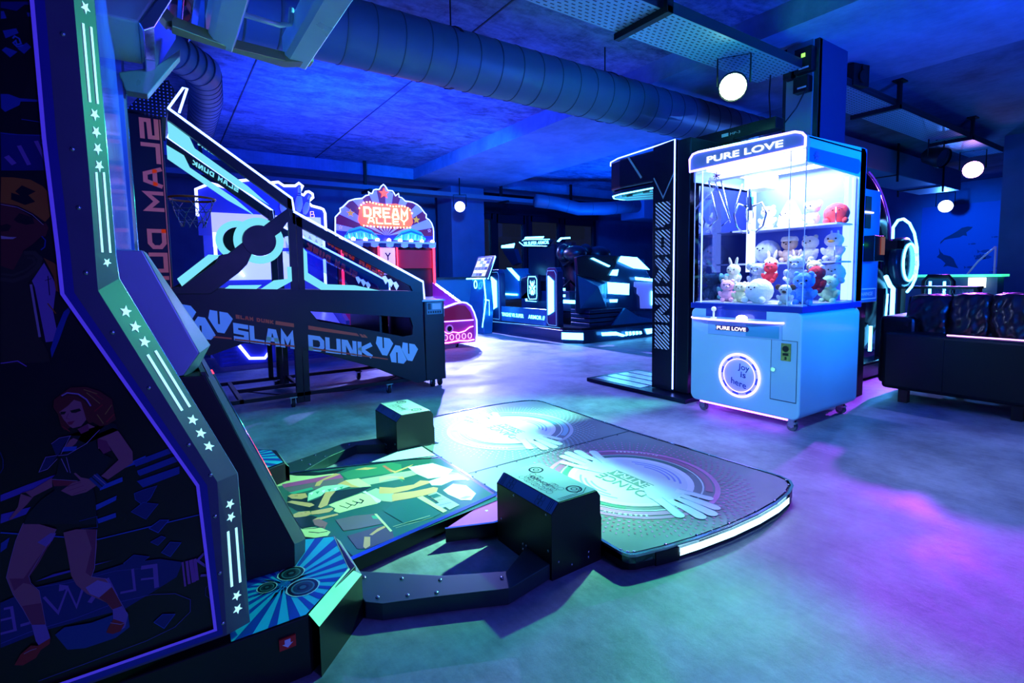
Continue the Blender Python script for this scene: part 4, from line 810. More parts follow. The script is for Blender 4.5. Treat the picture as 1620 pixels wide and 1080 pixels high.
# sensor posts with floor arms
arm_m=mat('dark_green_grey_arm','2a4440',.38,.3,.06,10)
for far in (0,1):
    Y=lambda y: mir(y,far)
    t=thing('sensor_post',(1.17,Y(1.485),0),('black sensor box beyond the poster panel with pale printed top' if far else 'black sensor box nearest the camera with hexagon-printed pale top')+' on a low floor arm','sensor box','sensor boxes beside the dance floor')
    x0,x1,y0,y1=1.05,1.285,1.32,1.665
    prof=[(x0,.0),(x1,.0),(x1,.16),(x1-.006,.18),(x1-.006,.245),(x1-.022,.268),(x0+.032,.27),(x0,.235)]
    b=MB().prism(prof,'y',Y(y0),Y(y1)); b.build('box_housing',mat('satin_black_box','0a0b0e',.42),t,bevel=.002)
    b=MB(); pr=tuple(lin('c8dccc')); bl_=tuple(lin('4c7cb8')); dk=tuple(lin('14241c'))
    b.poly([(x,Y(y),.2722-(.002*(x-x0-.032)/.2)) for x,y in ((x0+.034,y0+.004),(x1-.024,y0+.004),(x1-.024,y1-.004),(x0+.034,y1-.004))],0,pr)
    def TP(x,y,k=.0004): return (x,Y(y),.2724-(.002*(x-x0-.032)/.2)+k)
    def hexo(cx,cy,rr,fn,w=.0016): b.ribbon([(cx+rr*math.cos(PI/3*i),cy+rr*math.sin(PI/3*i)) for i in range(6)],w,fn,0,dk,closed=True)
    for yy in (y0+.055,y1-.06):
        cx=x0+.15
        for rr,w in ((.027,.007),(.011,.004)): b.ribbon([(cx+rr*math.cos(2*PI*i/24),yy+rr*math.sin(2*PI*i/24)) for i in range(24)],w,TP,0,dk,closed=True)
        for k in range(10):
            hx=x0+.06+(k%3)*.026; hy=yy+(-1 if yy>1.5 else 1)*(.03+(k//3)*.023+(k%2)*.01); hexo(hx,hy,.013,TP)
    for q in ((x0+.045,y0+.012,x1-.04,y0+.02),(x0+.045,y0+.022,x1-.06,y0+.03)): b.ribbon([(q[0],q[1]),(q[2]-.04,q[1]),(q[2],q[3]+.02)],.003,TP,0,dk)
    b.text('DANCE',TP(x0+.085,y0+.24 if not far else y0+.24,.0006),(0,-1 if not far else 1,0),(1,0,0),.11,.018,0,0,dk)
    # chamfer strip
    def CP(a,y,k=.0008): return (x0+.002+.030*a-k*.7,Y(y),.2365+.033*a+k*.7)
    b.poly([CP(0,y0+.003),CP(0,y1-.003),CP(1,y1-.003),CP(1,y0+.003)],0,bl_)
    for k in range(3):
        for yy in (y0+.02+k*.008,y1-.02-k*.008): b.ribbon([(0.05,yy),(.95,yy)],.0022,lambda a,y:CP(a,y,.0012),0,dk)
    for cy in (y0+.075,y0+.095,y1-.07,y1-.09):
        for ca in (.3,.7): b.ribbon([(ca*1.0+.28*math.cos(PI/3*i),cy+.010*math.sin(PI/3*i)) for i in range(7)],.0018,lambda a,y:CP(a,y,.0012),0,dk)
    b.build('printed_top',printmat('box_print',.3),t)
    b=MB()
    for q in ((x0,y0+.03,.225),(x0,y1-.12,.225),(x0,y0+.02,.10),(x0,y1-.03,.10),(x0,y0+.17,.06),(x0,y0+.15,.06),(x0,y0+.17,.04),(x0,y0+.1,.03)): b.ell((q[0],Y(q[1]),q[2]),(.003,.005,.005),8)
    for q in ((x0+.03,.06),(x0+.09,.03),(x0+.17,.05),(x0+.17,.03)): b.ell((q[0],Y(y0),q[1]),(.005,.003,.005),8)
    b.build('screws',SCREW,t)
    AR=[(.46,1.50),(.455,1.66),(.497,1.68),(.716,1.488),(.904,1.384),(1.05,1.47),(1.05,1.33),(.855,1.298),(.643,1.399),(.50,1.46)]
    MB().prism([(x,Y(y)) for x,y in AR],'z',.004,.058).build('floor_arm',arm_m,t,bevel=.003)
    b=MB()
    for q in ((.50,1.63),(.60,1.55),(.70,1.47),(.50,1.50),(.58,1.455),(.66,1.415),(.87,1.36)): b.ell((q[0],Y(q[1]),.059),(.007,.007,.003),8)
    b.build('arm_screws',SCREW,t)
t=MB().cyl((.62,1.02,.004),(.645,1.0,.004),.002,n=8).cyl((.645,1.0,.004),(.648,.998,.004),.005,n=8).build('screw',SCREW,label='single loose screw lying on the concrete floor at bottom centre',category='screw')
# ================================================================ basketball machine
B_=thing('basketball_machine',(1.1,4.9,0),'black basketball arcade machine with large lettering and neon-edged sloping rails','arcade machine')
Y0,Y1=4.42,5.36
blk=mat('blue_black_panel','060a16',.4,.1,.05,4)
LOW=[(1.003,.783),(1.066,.695),(1.183,.671),(1.492,.593),(1.804,.51),(1.894,.519),(1.905,.60),(1.88,.682),(2.005,.67),(2.02,.07),(1.932,.061),(1.522,.256),(.896,.498),(.502,.562),(.272,.491),(-.1,.62),(-.1,.90),(.6,.83)]
TOPB=[(-.1,.90),(.10,1.0),(2.013,.92),(2.005,.67),(1.88,.682),(1.003,.783),(.6,.83)]
for far in (0,1):
    a=(Y0,Y0+.035) if not far else (Y1-.035,Y1)
    MB().prism(TOPB,'y',*a).prism(LOW,'y',*a).build('side_board',blk,B_)
MB().prism([(-.1,.9),(.10,1.0),(2.0,.92),(2.0,.88),(.1,.94)],'y',Y0+.04,Y1-.04).build('ball_ramp',mat('ramp_dark','0c1024',.5),B_)
MB().box(1.60,1.62,Y0+.04,Y1-.04,.5,.9).build('inner_divider',BLK,B_)
eb=MB().box(2.02,2.225,Y0-.005,Y1,.07,.822); e_=eb.build('front_cabinet',blk,B_,bevel=.006)
MB().box(2.0,2.235,Y0-.012,Y1+.01,.822,.836).build('front_ledge',mat('pale_edge','a8c8e0',.3,.3),e_)
b=MB().box(2.045,2.205,Y0-.007,Y0-.004,.70,.812); b.build('rating_label',mat('label_teal','6c98a8',.5),e_)
b=MB().box(2.10,2.19,Y0-.009,Y0-.006,.745,.80).box(2.055,2.085,Y0-.009,Y0-.006,.745,.803,1)
for k in range(6): b.box(2.055+k*.024,2.07+k*.024,Y0-.009,Y0-.006,.71,.73,1)
b.build('label_print',[WHITE,DRK],e_)
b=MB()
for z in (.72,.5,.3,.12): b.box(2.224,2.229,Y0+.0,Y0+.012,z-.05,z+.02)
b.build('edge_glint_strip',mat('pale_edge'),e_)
for y in (Y0+.02,Y1-.06):
    MB().box(.872,.925,y,y+.04,.03,1.70).build('corner_post',BLK,B_); MB().box(.93,.975,y,y+.04,.03,1.55).build('corner_post',BLK,B_)
b=MB()
for y in (Y0+.02,Y1-.05): b.box(.0,2.0,y,y+.03,.085,.115)
for x in (.25,.45,.95,1.85): b.box(x,x+.03,Y0+.02,Y1-.03,.085,.115)
b.box(.45,.95,4.88,4.91,.085,.115); b.box(.80,.84,Y1-.05,Y1-.02,.1,.6)
b.build('base_frame',mat('black_steel'),B_)
for x,y in ((.84,Y0+.03),(1.66,Y0+.03),(2.1,Y0+.03),(2.19,Y0+.06),(.86,Y1-.04),(1.64,Y1-.1),(2.1,Y1-.05)):
    b=MB(); caster(b,x,y); b.build('caster',[RUB,CHROME],B_)
rail=mat('rail_black','080c18',.4)
def railset(Y,near):
    RA=[(.114,2.262),(.906,1.686),(.93,1.60),(.87,1.62),(.105,2.19)]
    RB=[(.905,1.585),(2.02,1.0),(2.03,.84),(1.93,.905),(1.90,.97),(.905,1.50)]
    b=MB().prism(RA,'y',Y,Y+.04); a=b.build('upper_rail',rail,B_); MB().tube([(.112,Y-.002,2.27),(.908,Y-.002,1.697),(.918,Y-.002,1.60)],.0085,8).build('neon_tube',NW,a)
    b=MB().prism(RB,'y',Y,Y+.04); a=b.build('lower_rail',rail,B_); MB().tube([(.915,Y-.002,1.595),(2.025,Y-.002,1.008),(2.035,Y-.002,.845)],.0095,8).build('neon_tube',NW,a)
railset(Y0+.02,1); railset(Y1-.05,0)
for y in (Y0+.03,Y1-.04):
    b=MB().tube([(.114,y,2.27),(.213,y,2.43),(.237,y,2.43),(.178,y,2.25)],.008,8); b.build('neon_hook',NW,B_)
# lit graphic panels hanging inside each rail
wp=mat('lit_logo_panel','c8dcf4',.3,em='a8c4ff',strength=1.1)
for Y,dz in ((Y0+.07,0),(Y1-.10,0)):
    b=MB().prism([(.105,2.19),(.225,2.118),(.262,2.02),(.60,1.775),(.745,1.64),(.53,1.765),(.105,2.075)],'y',Y,Y+.004,0)
    p=b.build('lit_rail_panel',CY,B_); 
    d=Vector((.585-.27,0,1.849-2.047)).normalized(); b=MB(); b.stroke('SLAM DUNK',(.62,Y-.003,1.835),-d,(0,0,1),.40,.045,.012,0,shear=-.2); b.build('mirrored_lettering',CY,p)
    b=MB().prism([(1.0,1.47),(1.62,1.14),(1.80,1.03),(1.70,.945),(1.60,.965),(1.0,1.30)],'y',Y,Y+.003,0); p=b.build('lower_clear_panel',glass('printed_acrylic','d8e4ff',.15),B_)
    d=Vector((1.62-1.155,0,1.09-1.375)).normalized(); b=MB(); b.stroke('SLAM DUNK',(1.66,Y-.004,1.045),-d,(0,0,1),.56,.075,.022,0,shear=-.2); b.build('mirrored_lettering',mat('brick_orange_print','b04838',.5,em='b03020',strength=.3),p)
    b=MB()
    for k in range(3):
        x,z=1.65+k*.05,1.06-k*.028; b.poly([(x,Y-.005,z),(x+.03,Y-.005,z+.01),(x+.055,Y-.005,z-.03),(x+.03,Y-.005,z-.07),(x+.01,Y-.005,z-.03)])
    for k in range(3):
        x,z=.99+k*.05,1.45-k*.03; b.poly([(x,Y-.005,z),(x+.03,Y-.005,z+.01),(x+.055,Y-.005,z-.03),(x+.03,Y-.005,z-.08),(x+.01,Y-.005,z-.03)])
    b.build('logo_print',wp,p)
# lit cyan strips of the side
for n_,q in (('lit_side_strip',[(.097,1.066),(.302,1.242),(.382,1.24),(.124,1.012)]),('lit_side_strip',[(.348,.951),(.429,1.011),(.651,1.009),(.567,.944)]),('lit_side_strip',[(.595,.943),(.742,1.043),(.846,1.054),(.846,1.15),(.875,1.15),(.875,1.035),(.701,.939)]),('lit_side_strip',[(.975,1.30),(.971,1.045),(1.124,.944),(1.603,.937),(1.38,.99),(1.14,1.004),(1.0,1.10),(1.0,1.27)])):
    MB().prism(q,'y',Y0+.01,Y0+.03).build(n_,CY,B_)
MB().prism([(1.0,1.30),(1.0,1.10),(1.14,1.004),(1.38,.99),(1.60,.96),(1.55,1.06)],'y',Y0+.06,Y0+.063).build('art_panel',glass('printed_acrylic'),B_)
# diagonal arm with disc
b=MB().prism([(-.06,.96),(.09,1.0),(.124,1.012),(.345,1.18),(.37,1.236),(.43,1.25),(.50,1.31),(.75,1.52),(.875,1.62),(.885,1.54),(.80,1.42),(.60,1.27),(.555,1.17),(.50,1.11),(.30,.95)],'y',Y0-.01,Y0+.03)
arm=b.build('diagonal_arm',BLK,B_,bevel=.004)
MB().cyl((.649,Y0-.02,1.352),(.649,Y0+.01,1.352),.118,n=36).build('disc_cover',BLK,arm)
b=MB().lathe((.649,Y0+.012,1.352),(0,-1,0),[(.12,0),(.12,.006),(.178,.006),(.178,0)],40); b.build('lit_ring',CY,arm)
b=MB().prism([(-.06,.96),(.09,1.0),(.345,1.18),(.43,1.25),(.72,1.50),(.875,1.62),(.885,1.54),(.60,1.27),(.50,1.11),(.30,.95)],'y',Y1-.04,Y1); arm=b.build('diagonal_arm',BLK,B_)
MB().lathe((.60,Y1-.06,1.41),(0,-1,0),[(.12,0),(.12,.006),(.178,.006),(.178,0)],40).build('lit_ring',CY,arm)
MB().cyl((.60,Y1-.08,1.41),(.60,Y1-.04,1.41),.118,n=36).build('disc_cover',BLK,arm)
# backboard tower
b=MB().box(-.13,.075,4.60,5.30,.9,2.25); tw=b.build('backboard_tower',blk,B_,bevel=.01)
b=MB(); b.stroke('SLAM DUNK',(.052,4.595,2.22),(0,0,-1),(-1,0,0),1.45,.115,.028); 
b.box(.058,.064,4.592,4.596,1.0,2.22).box(-.095,-.06,4.592,4.596,.95,1.2)
b.build('orange_lettering',mat('faded_orange_print','d8744c',.5,em='c05030',strength=.22),tw)
MB().prism([(-.13,2.25),(.10,2.23),(.17,2.42),(.13,2.50),(.03,2.46)],'y',4.55,5.30).build('perforated_hood',dotmat('perforated_black','06080e','8890c8',42,.22),tw)
gb=MB().box(.075,.08,4.64,5.26,1.45,2.1); gb.build('backboard',glass('printed_acrylic'),tw)
c_=(.245,4.95,1.712); b=MB().tube([(c_[0]+.165*math.cos(2*PI*i/32),c_[1]+.165*math.sin(2*PI*i/32),c_[2]) for i in range(32)],.009,8,True); hp=b.build('hoop',mat('orange_hoop','c85a20',.35,.3),B_)
b=MB()
for k in range(10):
    a=2*PI*k/10; pts=[(c_[0]+math.cos(a+q*.25*(1 if k%2 else -1))*(.163-.016*q),c_[1]+math.sin(a+q*.25*(1 if k%2 else -1))*(.163-.016*q),c_[2]-.045*q) for q in range(6)]; b.tube(pts,.0035,5)
for q in (2,4): b.tube([(c_[0]+(.163-.016*q)*math.cos(2*PI*i/20),c_[1]+(.163-.016*q)*math.sin(2*PI*i/20),c_[2]-.045*q) for i in range(20)],.003,5,True)
b.build('chain_net',STEEL,hp)
# printed graphics on near board
YB=Y0-.002; ob=MB(); lb=mat('pale_blue_print','a8d0e4',.45,em='78b0d0',strength=.10); og=mat('orange_print','c85c34',.5,em='b04020',strength=.08)
d=Vector((1.50-.437,0,.395-.66)).normalized(); 
ob.stroke('SLAM',(.435,YB,.592),Vector((.445,0,-.112)).normalized(),(0,0,1),.445,.135,.034,0,gap=.07)
ob.stroke('DUNK',(.975,YB,.462),Vector((.53,0,-.118)).normalized(),(0,0,1),.545,.130,.036,0,gap=.07)
ob.build('large_lettering',lb,B_)
ob=MB()
def shield(x,z,s,flip=0):
    f=-1 if flip else 1
    pts=[(-.5,.1),(-.42,.5),(-.12,.5),(-.12,-.1),(-.04,-.1),(-.04,.5),(.3,.5),(.5,.25),(.12,-.5),(-.16,-.5)]
    ob.poly([(x+p[0]*s*.17,YB,z+p[1]*f*s*.17-.25*p[0]*s*.17) for p in pts])
for x,z,fl in ((.355,.735,0),(.235,.70,1),(.12,.80,0),(1.625,.435,0),(1.75,.352,1),(1.865,.36,0)): shield(x,z,.95,fl)
ob.build('shield_logo',lb,B_)
ob=MB(); ob.stroke('SLAM DUNK',(.456,YB,.758),Vector((.27,0,-.063)).normalized(),(0,0,1),.27,.03,.009,0)
ob.poly([(x,YB,z) for x,z in [(.735,.722),(.87,.692),(.87,.662),(.732,.693)]]); ob.poly([(x,YB,z) for x,z in [(.98,.668),(1.38,.572),(1.40,.545),(.98,.636)]]); ob.poly([(x,YB,z) for x,z in [(1.40,.567),(1.42,.562),(1.45,.53),(1.42,.535)]]); ob.poly([(x,YB,z) for x,z in [(1.43,.56),(1.45,.555),(1.475,.525),(1.45,.53)]])
ob.poly([(x,YB,z) for x,z in [(.296,.636),(.42,.612),(.42,.600),(.296,.624)]]); ob.poly([(x,YB,z) for x,z in [(.44,.604),(.87,.511),(.87,.498),(.44,.592)]]); ob.poly([(x,YB,z) for x,z in [(.98,.488),(1.65,.322),(1.65,.312),(.98,.474)]])
ob.build('orange_striping',og,B_)
MB().tube([(.5,4.9,.1),(.9,4.8,.02),(1.4,4.75,.01),(1.8,4.9,.02),(2.05,4.9,.1)],.005,6).build('power_cable',RUB,B_)
# ================================================================ boxing machine
X_=thing('boxing_machine',(3.75,2.8,0),'tall black boxing machine with overhanging glove arm and striped vertical lettering','arcade machine')
bx=mat('gloss_navy_panel','10182c',.25,.1,.08,5)
MB().box(3.60,4.12,2.66,3.03,.04,2.135).build('column_body',mat('grey_blue_steel_body','3c4c6c',.35,.5),X_,bevel=.006)
MB().box(3.566,3.60,2.79,3.03,.04,2.15).build('front_panel',bx,X_,bevel=.003)
MB().box(3.575,4.11,2.655,2.79,.04,2.14).build('corner_trim',mat('dark_steel_corner','141c30',.3,.6),X_,bevel=.01)
b=MB(); prof=[(2.79,2.15),(3.02,2.135),(3.54,2.11),(3.63,2.09),(3.655,2.06),(3.645,1.85),(3.60,1.80),(3.5,1.78),(3.02,1.815)]
pts=[(3.566,3.02),(3.566,3.42),(3.60,3.56),(3.70,3.65),(3.85,3.67),(4.0,3.6),(4.09,3.45),(4.11,3.02)]
b=MB().prism(pts,'z',1.84,2.11).prism([(3.83+(x-3.83)*.93,3.3+(y-3.3)*.96) for x,y in pts],'z',1.785,1.84); hd2=b.build('overhang_head',bx,X_,bevel=.02)
lo=[(3.575,3.03),(3.575,3.42),(3.61,3.55),(3.71,3.635),(3.85,3.655),(3.98,3.59),(4.07,3.45),(4.09,3.05)]
MB().tube([(x,y,1.79) for x,y in lo],.006,8).build('lower_light_line',VC,hd2)
MB().tube([(3.562,2.80,.06),(3.562,2.80,2.15),(3.562,3.03,2.135),(3.562,3.44,2.118),(3.60,3.57,2.11),(3.68,3.65,2.10)],.006,8).build('outline_light',NW,X_)
b=MB().cyl((3.83,3.3,1.60),(3.83,3.3,1.79),.06,n=16)
MB().prism([(3.62,3.06),(4.04,3.06),(4.02,3.42),(3.85,3.6),(3.68,3.5)],'z',1.772,1.783).build('underside_print',stripes('underside_stripes','103028','50e0d0',6,(1,.6,0),.3),hd2)
b=MB().prism([(2.99,1.772),(3.05,1.77),(3.12,1.80),(3.02,1.815)],'x',3.60,3.62); b.build('red_glove_print',mat('red_print','c03048',.5),hd2)
st=stripes('striped_lettering_ink','a4ccf4','0c1830',38,(0,-.62,.78),.3)
b=MB()
b.stroke('BOXING',(3.562,2.995,1.655),(0,0,-1),(0,-1,0),1.26,.155,.062,0,gap=.12)
b.build('vertical_lettering',st,X_)
b=MB(); b.ribbon([(3.016,1.87),(2.915,1.69),(2.80,1.89)],.012,lambda y,z:(3.561,y,z)); b.ribbon([(3.32,2.115),(3.155,1.895)],.02,lambda y,z:(3.561,y,z)); b.build('chevron_print',mat('pale_teal_print','7cb0b8',.5,em='508890',strength=.12),X_)
MB().prism([(3.42,2.56),(4.15,2.56),(4.15,3.72),(3.42,3.72)],'z',0,.035).build('foot_platform',mat('dark_diamond_plate','101c3c',.3,.5),X_,bevel=.004)
b=MB()
for k in range(4): b.box(3.47+k*.16,3.60+k*.16,3.08,3.66,.035,.038)
b.build('steel_tread',mat('pale_tread','e8f0f8',.22,.4,.2,14),X_)
MB().box(3.70,4.10,2.654,2.656,1.25,1.95).build('access_panel',mat('access_panel','24304c',.35,.5),X_)
t=thing('equipment_case',(4.1,2.4,2.2),'black equipment case on top of the boxing machine behind the claw machine','equipment case'); MB().box(4.0,4.12,2.56,3.0,2.14,2.25).prism([(2.2,2.10+.06),(2.56,2.16),(2.56,2.25),(2.2,2.25)],'x',4.0,4.12).build('case_body',BLK,t,bevel=.004)
MB().box(3.994,4.0,2.60,2.66,2.19,2.215).text('MP-3',(3.992,2.58,2.19),(0,-1,0),(0,0,1),.09,.02).build('case_print',WHITE,t)
# ================================================================ claw machine
K=thing('claw_machine',(3.75,2.04,0),'pale blue toy claw machine full of plush toys with glowing header and round lit badge','claw machine')
en=mat('pale_blue_enamel','a8d0e8',.22,.0,.02,4); nv=mat('royal_blue_band','1830a0',.3)
cx0,cx1,cy0,cy1=3.33,4.17,1.63,2.45
def rrect(y0,y1,z0,z1,r,n=6,only=None):
    P=[]
    for cy,cz,a in ((y1-r,z0+r,-90),(y1-r,z1-r,0),(y0+r,z1-r,90),(y0+r,z0+r,180)): 
        if only is None or (cy,cz)in only: P+=arc2(cy,cz,r,a,a+90,n)
    return P
b=MB().prism(rrect(cy0,cy1,.085,.79,.05),'x',cx0,cx1-.01); bd=b.build('lower_cabinet',en,K,bevel=.012)
MB().box(cx0-.004,cx1,cy0-.003,cy1+.003,.786,.826).build('band',nv,K,bevel=.003)
# frame of the upper cabinet
b=MB().box(cx1-.09,cx1,cy0,cy1,.826,1.9).build('rear_wall',mat('blue_rear_wall','5c70d8',.5),K)
b=MB().prism([(cx0+.01,1.725),(cx1-.10,1.70),(cx1-.10,.826),(cx1,.826),(cx1,1.87),(cx1-.03,1.905),(cx0+.01,1.885)],'y',cy0,cy0+.012); b.build('side_frame',en,K,bevel=.004)
b=MB().prism([(cx0+.01,1.725),(cx1-.10,1.72),(cx1-.10,.826),(cx1,.826),(cx1,1.9),(cx0+.01,1.89)],'y',cy1-.012,cy1); b.build('side_frame',en,K)
b=MB().box(cx0+.01,cx1,cy0,cy1,1.86,1.89); b.build('roof',en,K,bevel=.01)
hz=MB().prism([(1.625,1.81),(2.455,1.81),(2.455,1.895),(2.43,1.92),(2.39,1.925),(1.68,1.905),(1.64,1.89),(1.625,1.86)],'x',cx0-.03,cx0+.03); hz.build('header',mat('header_blue_enamel','7ca8e0',.3,em='5080d0',strength=.25),K,bevel=.004)
MB().tube([(cx0-.033,y,z) for y,z in [(1.625,1.81),(2.455,1.80),(2.457,1.89),(2.43,1.923),(2.39,1.93),(1.69,1.912),(1.645,1.895),(1.625,1.87),(1.625,1.81)]],.0075,8).build('header_neon',glow('neon_violet_white',(.26,.16,1),8),K)
b=MB().text('PURE LOVE',(cx0-.036,2.31,1.836),(0,-1,0),(0,0,1),.55,.045,0,.025); b.build('header_lettering',glow('lettering_white','ffffff',1.6),K)
# side window header decals
b=MB().prism([(cx0+.03,1.73),(cx1-.14,1.715),(cx1-.10,1.74),(cx1-.10,1.80),(cx1-.13,1.815),(cx0+.03,1.815)],'y',cy0-.004,cy0-.001); b.build('side_header_panel',glass('frosted_print','e8ecff',.2),K)
b=MB()
for c0,c1,cs in ((cx0+.12,1.77,.035),): 
    for a in range(8): q=a*PI/4; b.ribbon([(c0,c1),(c0+cs*math.cos(q),c1+cs*math.sin(q))],.006,lambda x,z:(x,cy0-.006,z))
    b.ribbon(arc2(c0,c1,.022,0,360,16),.004,lambda x,z:(x,cy0-.006,z))
b.build('star_decal',mat('pink_star_decal','c060c0',.5),K)
b=MB()
for a in range(8): q=a*PI/4; b.ribbon([(2.25,1.74),(2.25+.03*math.cos(q),1.74+.03*math.sin(q))],.006,lambda y,z:(cx0-.004,y,z))
b.ribbon(arc2(2.27,1.73,.04,150,330,12),.004,lambda y,z:(cx0-.004,y,z)); b.build('star_decal',mat('pink_star_decal'),K)
# glazing
gz=glass('clear_glazing','f4f8ff',.10)
MB().box(cx0+.012,cx0+.016,cy0+.01,cy1-.012,.826,1.81).build('front_pane',gz,K); MB().box(cx0+.02,cx1-.1,cy0+.004,cy0+.008,.826,1.725).build('side_pane',gz,K)
mir_=mat('dark_mirror_side','3c4c78',.04,.9); MB().box(cx0+.05,cx1-.1,cy1-.02,cy1-.014,.83,1.7).build('mirror_side',mir_,K)
for y in (cy0+.004,cy0+.10,cy1-.012): MB().box(cx0+.010,cx0+.014,y,y+.004,.826,1.81).build('corner_bead',mat('clear_bead','c0d0f0',.2,em='8098e0',strength=.4),K)
MB().tube([(cx0+.02,cy1-.07,.83),(cx0+.02,cy1-.07,1.80)],.005,8).build('light_tube',NW,K)
MB().box(cx1-.135,cx1-.105,cy0+.02,cy0+.035,.84,1.70).build('rear_light_strip',NW,K)
MB().box(cx1-.14,cx1-.10,cy0+.05,cy0+.08,.84,1.71).build('rear_light_strip',NW,K)
MB().box(3.80,3.86,2.26,2.30,1.05,1.72).build('light_column',glow('column_light',(.4,.5,1),4),K)
MB().box(cx0+.08,cx1-.15,cy0+.06,cy1-.06,1.80,1.82).build('ceiling_light_panel',glow('cabinet_ceiling_light',(.55,.6,1),5),K)
for z in (1.118,1.378):
    s_=MB().box(3.80,4.09,1.65,2.42,z-.012,z).build('prize_shelf',mat('white_shelf','dde4ff',.3),K); MB().tube([(3.805,1.66,z+.002),(3.805,1.66,z+.10),(3.99,1.66,z+.10)],.003,6).build('shelf_guard_wire',CHROME,s_)
MB().box(cx0+.02,cx1-.1,cy0+.02,cy1-.02,.826,.834).build('toy_tray_floor',WHITE,K)
# gantry and claw
g=MB().box(3.45,3.52,cy0+.05,cy1-.05,1.735,1.765).box(3.45,4.0,2.30,2.34,1.77,1.79).box(3.66,3.84,2.08,2.24,1.66,1.76).build('gantry',WHITE,K,bevel=.004)
b=MB().cyl((3.62,2.17,1.66),(3.62,2.17,1.55),.012).cyl((3.62,2.17,1.60),(3.62,2.17,1.50),.028); 
for k in range(3):
    a=k*2*PI/3+.6; d=Vector((math.cos(a),math.sin(a),0)); c0=Vector((3.62,2.17,1.53)); b.tube([c0+d*.02,c0+d*.09+Vector((0,0,.02)),c0+d*.125+Vector((0,0,-.06)),c0+d*.10+Vector((0,0,-.15)),c0+d*.05+Vector((0,0,-.19))],.007,8)
b.tube([(3.62+.05*math.cos(2*PI*i/18),2.17,1.47+.06*math.sin(2*PI*i/18)) for i in range(18)],.004,6,True); b.build('claw',CHROME,K)
b=MB()
for y0_,x0_ in ((2.40,3.45),(2.33,3.5)): b.tube([(x0_,y0_,1.74),(x0_+.03,y0_-.06,1.45),(x0_+.02,y0_+.0,1.40)],.006,6)
b.tube([(3.5,2.38,1.74),(3.55,2.28,1.42),(3.6,2.22,1.7)],.006,6); b.build('claw_bracket',CHROME,K)
# control shelf, joystick, button, plates
b=MB()
sh=[(cx0,2.44),(cx0-.045,2.40),(cx0-.075,2.25),(cx0-.08,2.1),(cx0-.07,1.92),(cx0-.03,1.78),(cx0,1.74)]
b.prism(sh,'z',.715,.722); b.build('control_shelf',mat('clear_lilac_shelf','c0c8f0',.15),K)
MB().tube([(x-.004,y,.715) for x,y in sh],.007,8).build('shelf_neon',glow('neon_violet_white'),K)
MB().box(cx0-.003,cx0,1.86,2.32,.73,.785).build('control_backplate',mat('indigo_plate','4858c8',.15,.3),K)
MB().cyl((cx0-.04,2.23,.72),(cx0-.04,2.23,.775),.007).ell((cx0-.04,2.23,.788),.018,16).cyl((cx0-.04,2.23,.72),(cx0-.04,2.23,.73),.022).build('joystick',mat('white_plastic','f0f0f8',.25,em='e0e0ff',strength=.4),K)
MB().lathe((cx0-.045,2.01,.722),(0,0,1),[(.038,0),(.036,.02),(.02,.032),(0,.035)],20).build('push_button',glow('lit_button','fff4ff',3),K)
MB().box(cx0-.006,cx0,1.75,2.30,.60,.70).build('prize_chute_frame',mat('pale_blue_frame','8cb8e0',.25),K,bevel=.002)
MB().box(cx0-.009,cx0-.005,1.77,2.0,.61,.69).build('prize_chute_flap',mat('teal_flap','4ca0c0',.15),K)
b=MB().prism([(2.235,.636),(2.225,.65),(2.235,.67),(1.985,.672),(1.975,.653),(1.985,.638)],'x',cx0-.011,cx0-.008); b.build('name_plate',mat('plum_plate','3c1860',.4),K)
MB().text('PURE LOVE',(cx0-.0125,2.222,.640),(0,-1,0),(0,0,1),.225,.026,0,.03).build('plate_lettering',glow('lettering_pink_white','fff0ff',1.8),K)
for r0,wd,nm in ((.150,.013,'badge_neon_ring'),(.118,.0045,'badge_inner_ring')):
    MB().tube([(cx0-.008,2.045+r0*math.cos(2*PI*i/40),.325+r0*math.sin(2*PI*i/40)) for i in range(40)],wd*.6,8,True).build(nm,glow('neon_violet_white'),K)
MB().lathe((cx0-.002,2.045,.325),(-1,0,0),[(0,.002),(.145,.002),(.145,0)],36).build('badge_plate',mat('lavender_badge','98a8f0',.4,em='8090f0',strength=.35),K)
b=MB()
for k in range(8): q=k*PI/4+.2; b.prism([(2.045+rr*math.cos(q+t),.325+rr*math.sin(q+t)) for rr,t in ((.128,-.17),(.138,-.17),(.138,.17),(.128,.17))],'x',cx0-.006,cx0-.004)
b.build('badge_dashes',mat('badge_dash','3848b8',.4),K)
b=MB(); dv=Vector((0,-1,-.12)).normalized(); up=Vector((0,-.05,1)).normalized()
b.text('Joy',(cx0-.006,2.055,.358),dv,up,.085,.055,0,.012).text('is',(cx0-.006,2.035,.315),dv,up,.04,.040,0,.015).text('here',(cx0-.006,2.105,.262),(0,-1,-.24),(0,.0,1),.115,.045,0,.012)
b.build('badge_lettering',mat('badge_ink','1c2ca0',.4),K)
MB().box(cx0-.005,cx0,1.652,1.817,.205,.600).build('service_door',mat('service_door_blue','9cc4e0',.2),K,bevel=.002)
b=MB().ribbon([(1.65,.203),(1.65,.602),(1.819,.602),(1.819,.203)],.003,lambda y,z:(cx0-.0055,y,z),0,closed=True).build('door_gap',DRK,K)
MB().box(cx0-.012,cx0-.004,1.688,1.752,.47,.585).build('coin_plate',mat('brass_steel_plate','a8a878',.25,.8),K,bevel=.002)
MB().cyl((cx0-.016,1.72,.55),(cx0-.011,1.72,.55),.02,n=20).box(cx0-.015,cx0-.011,1.703,1.737,.505,.522).box(cx0-.015,cx0-.011,1.715,1.725,.478,.498).build('coin_slot',DRK,K)
MB().cyl((cx0-.02,1.797,.405),(cx0-.004,1.797,.405),.014,n=20).build('door_lock',CHROME,K)
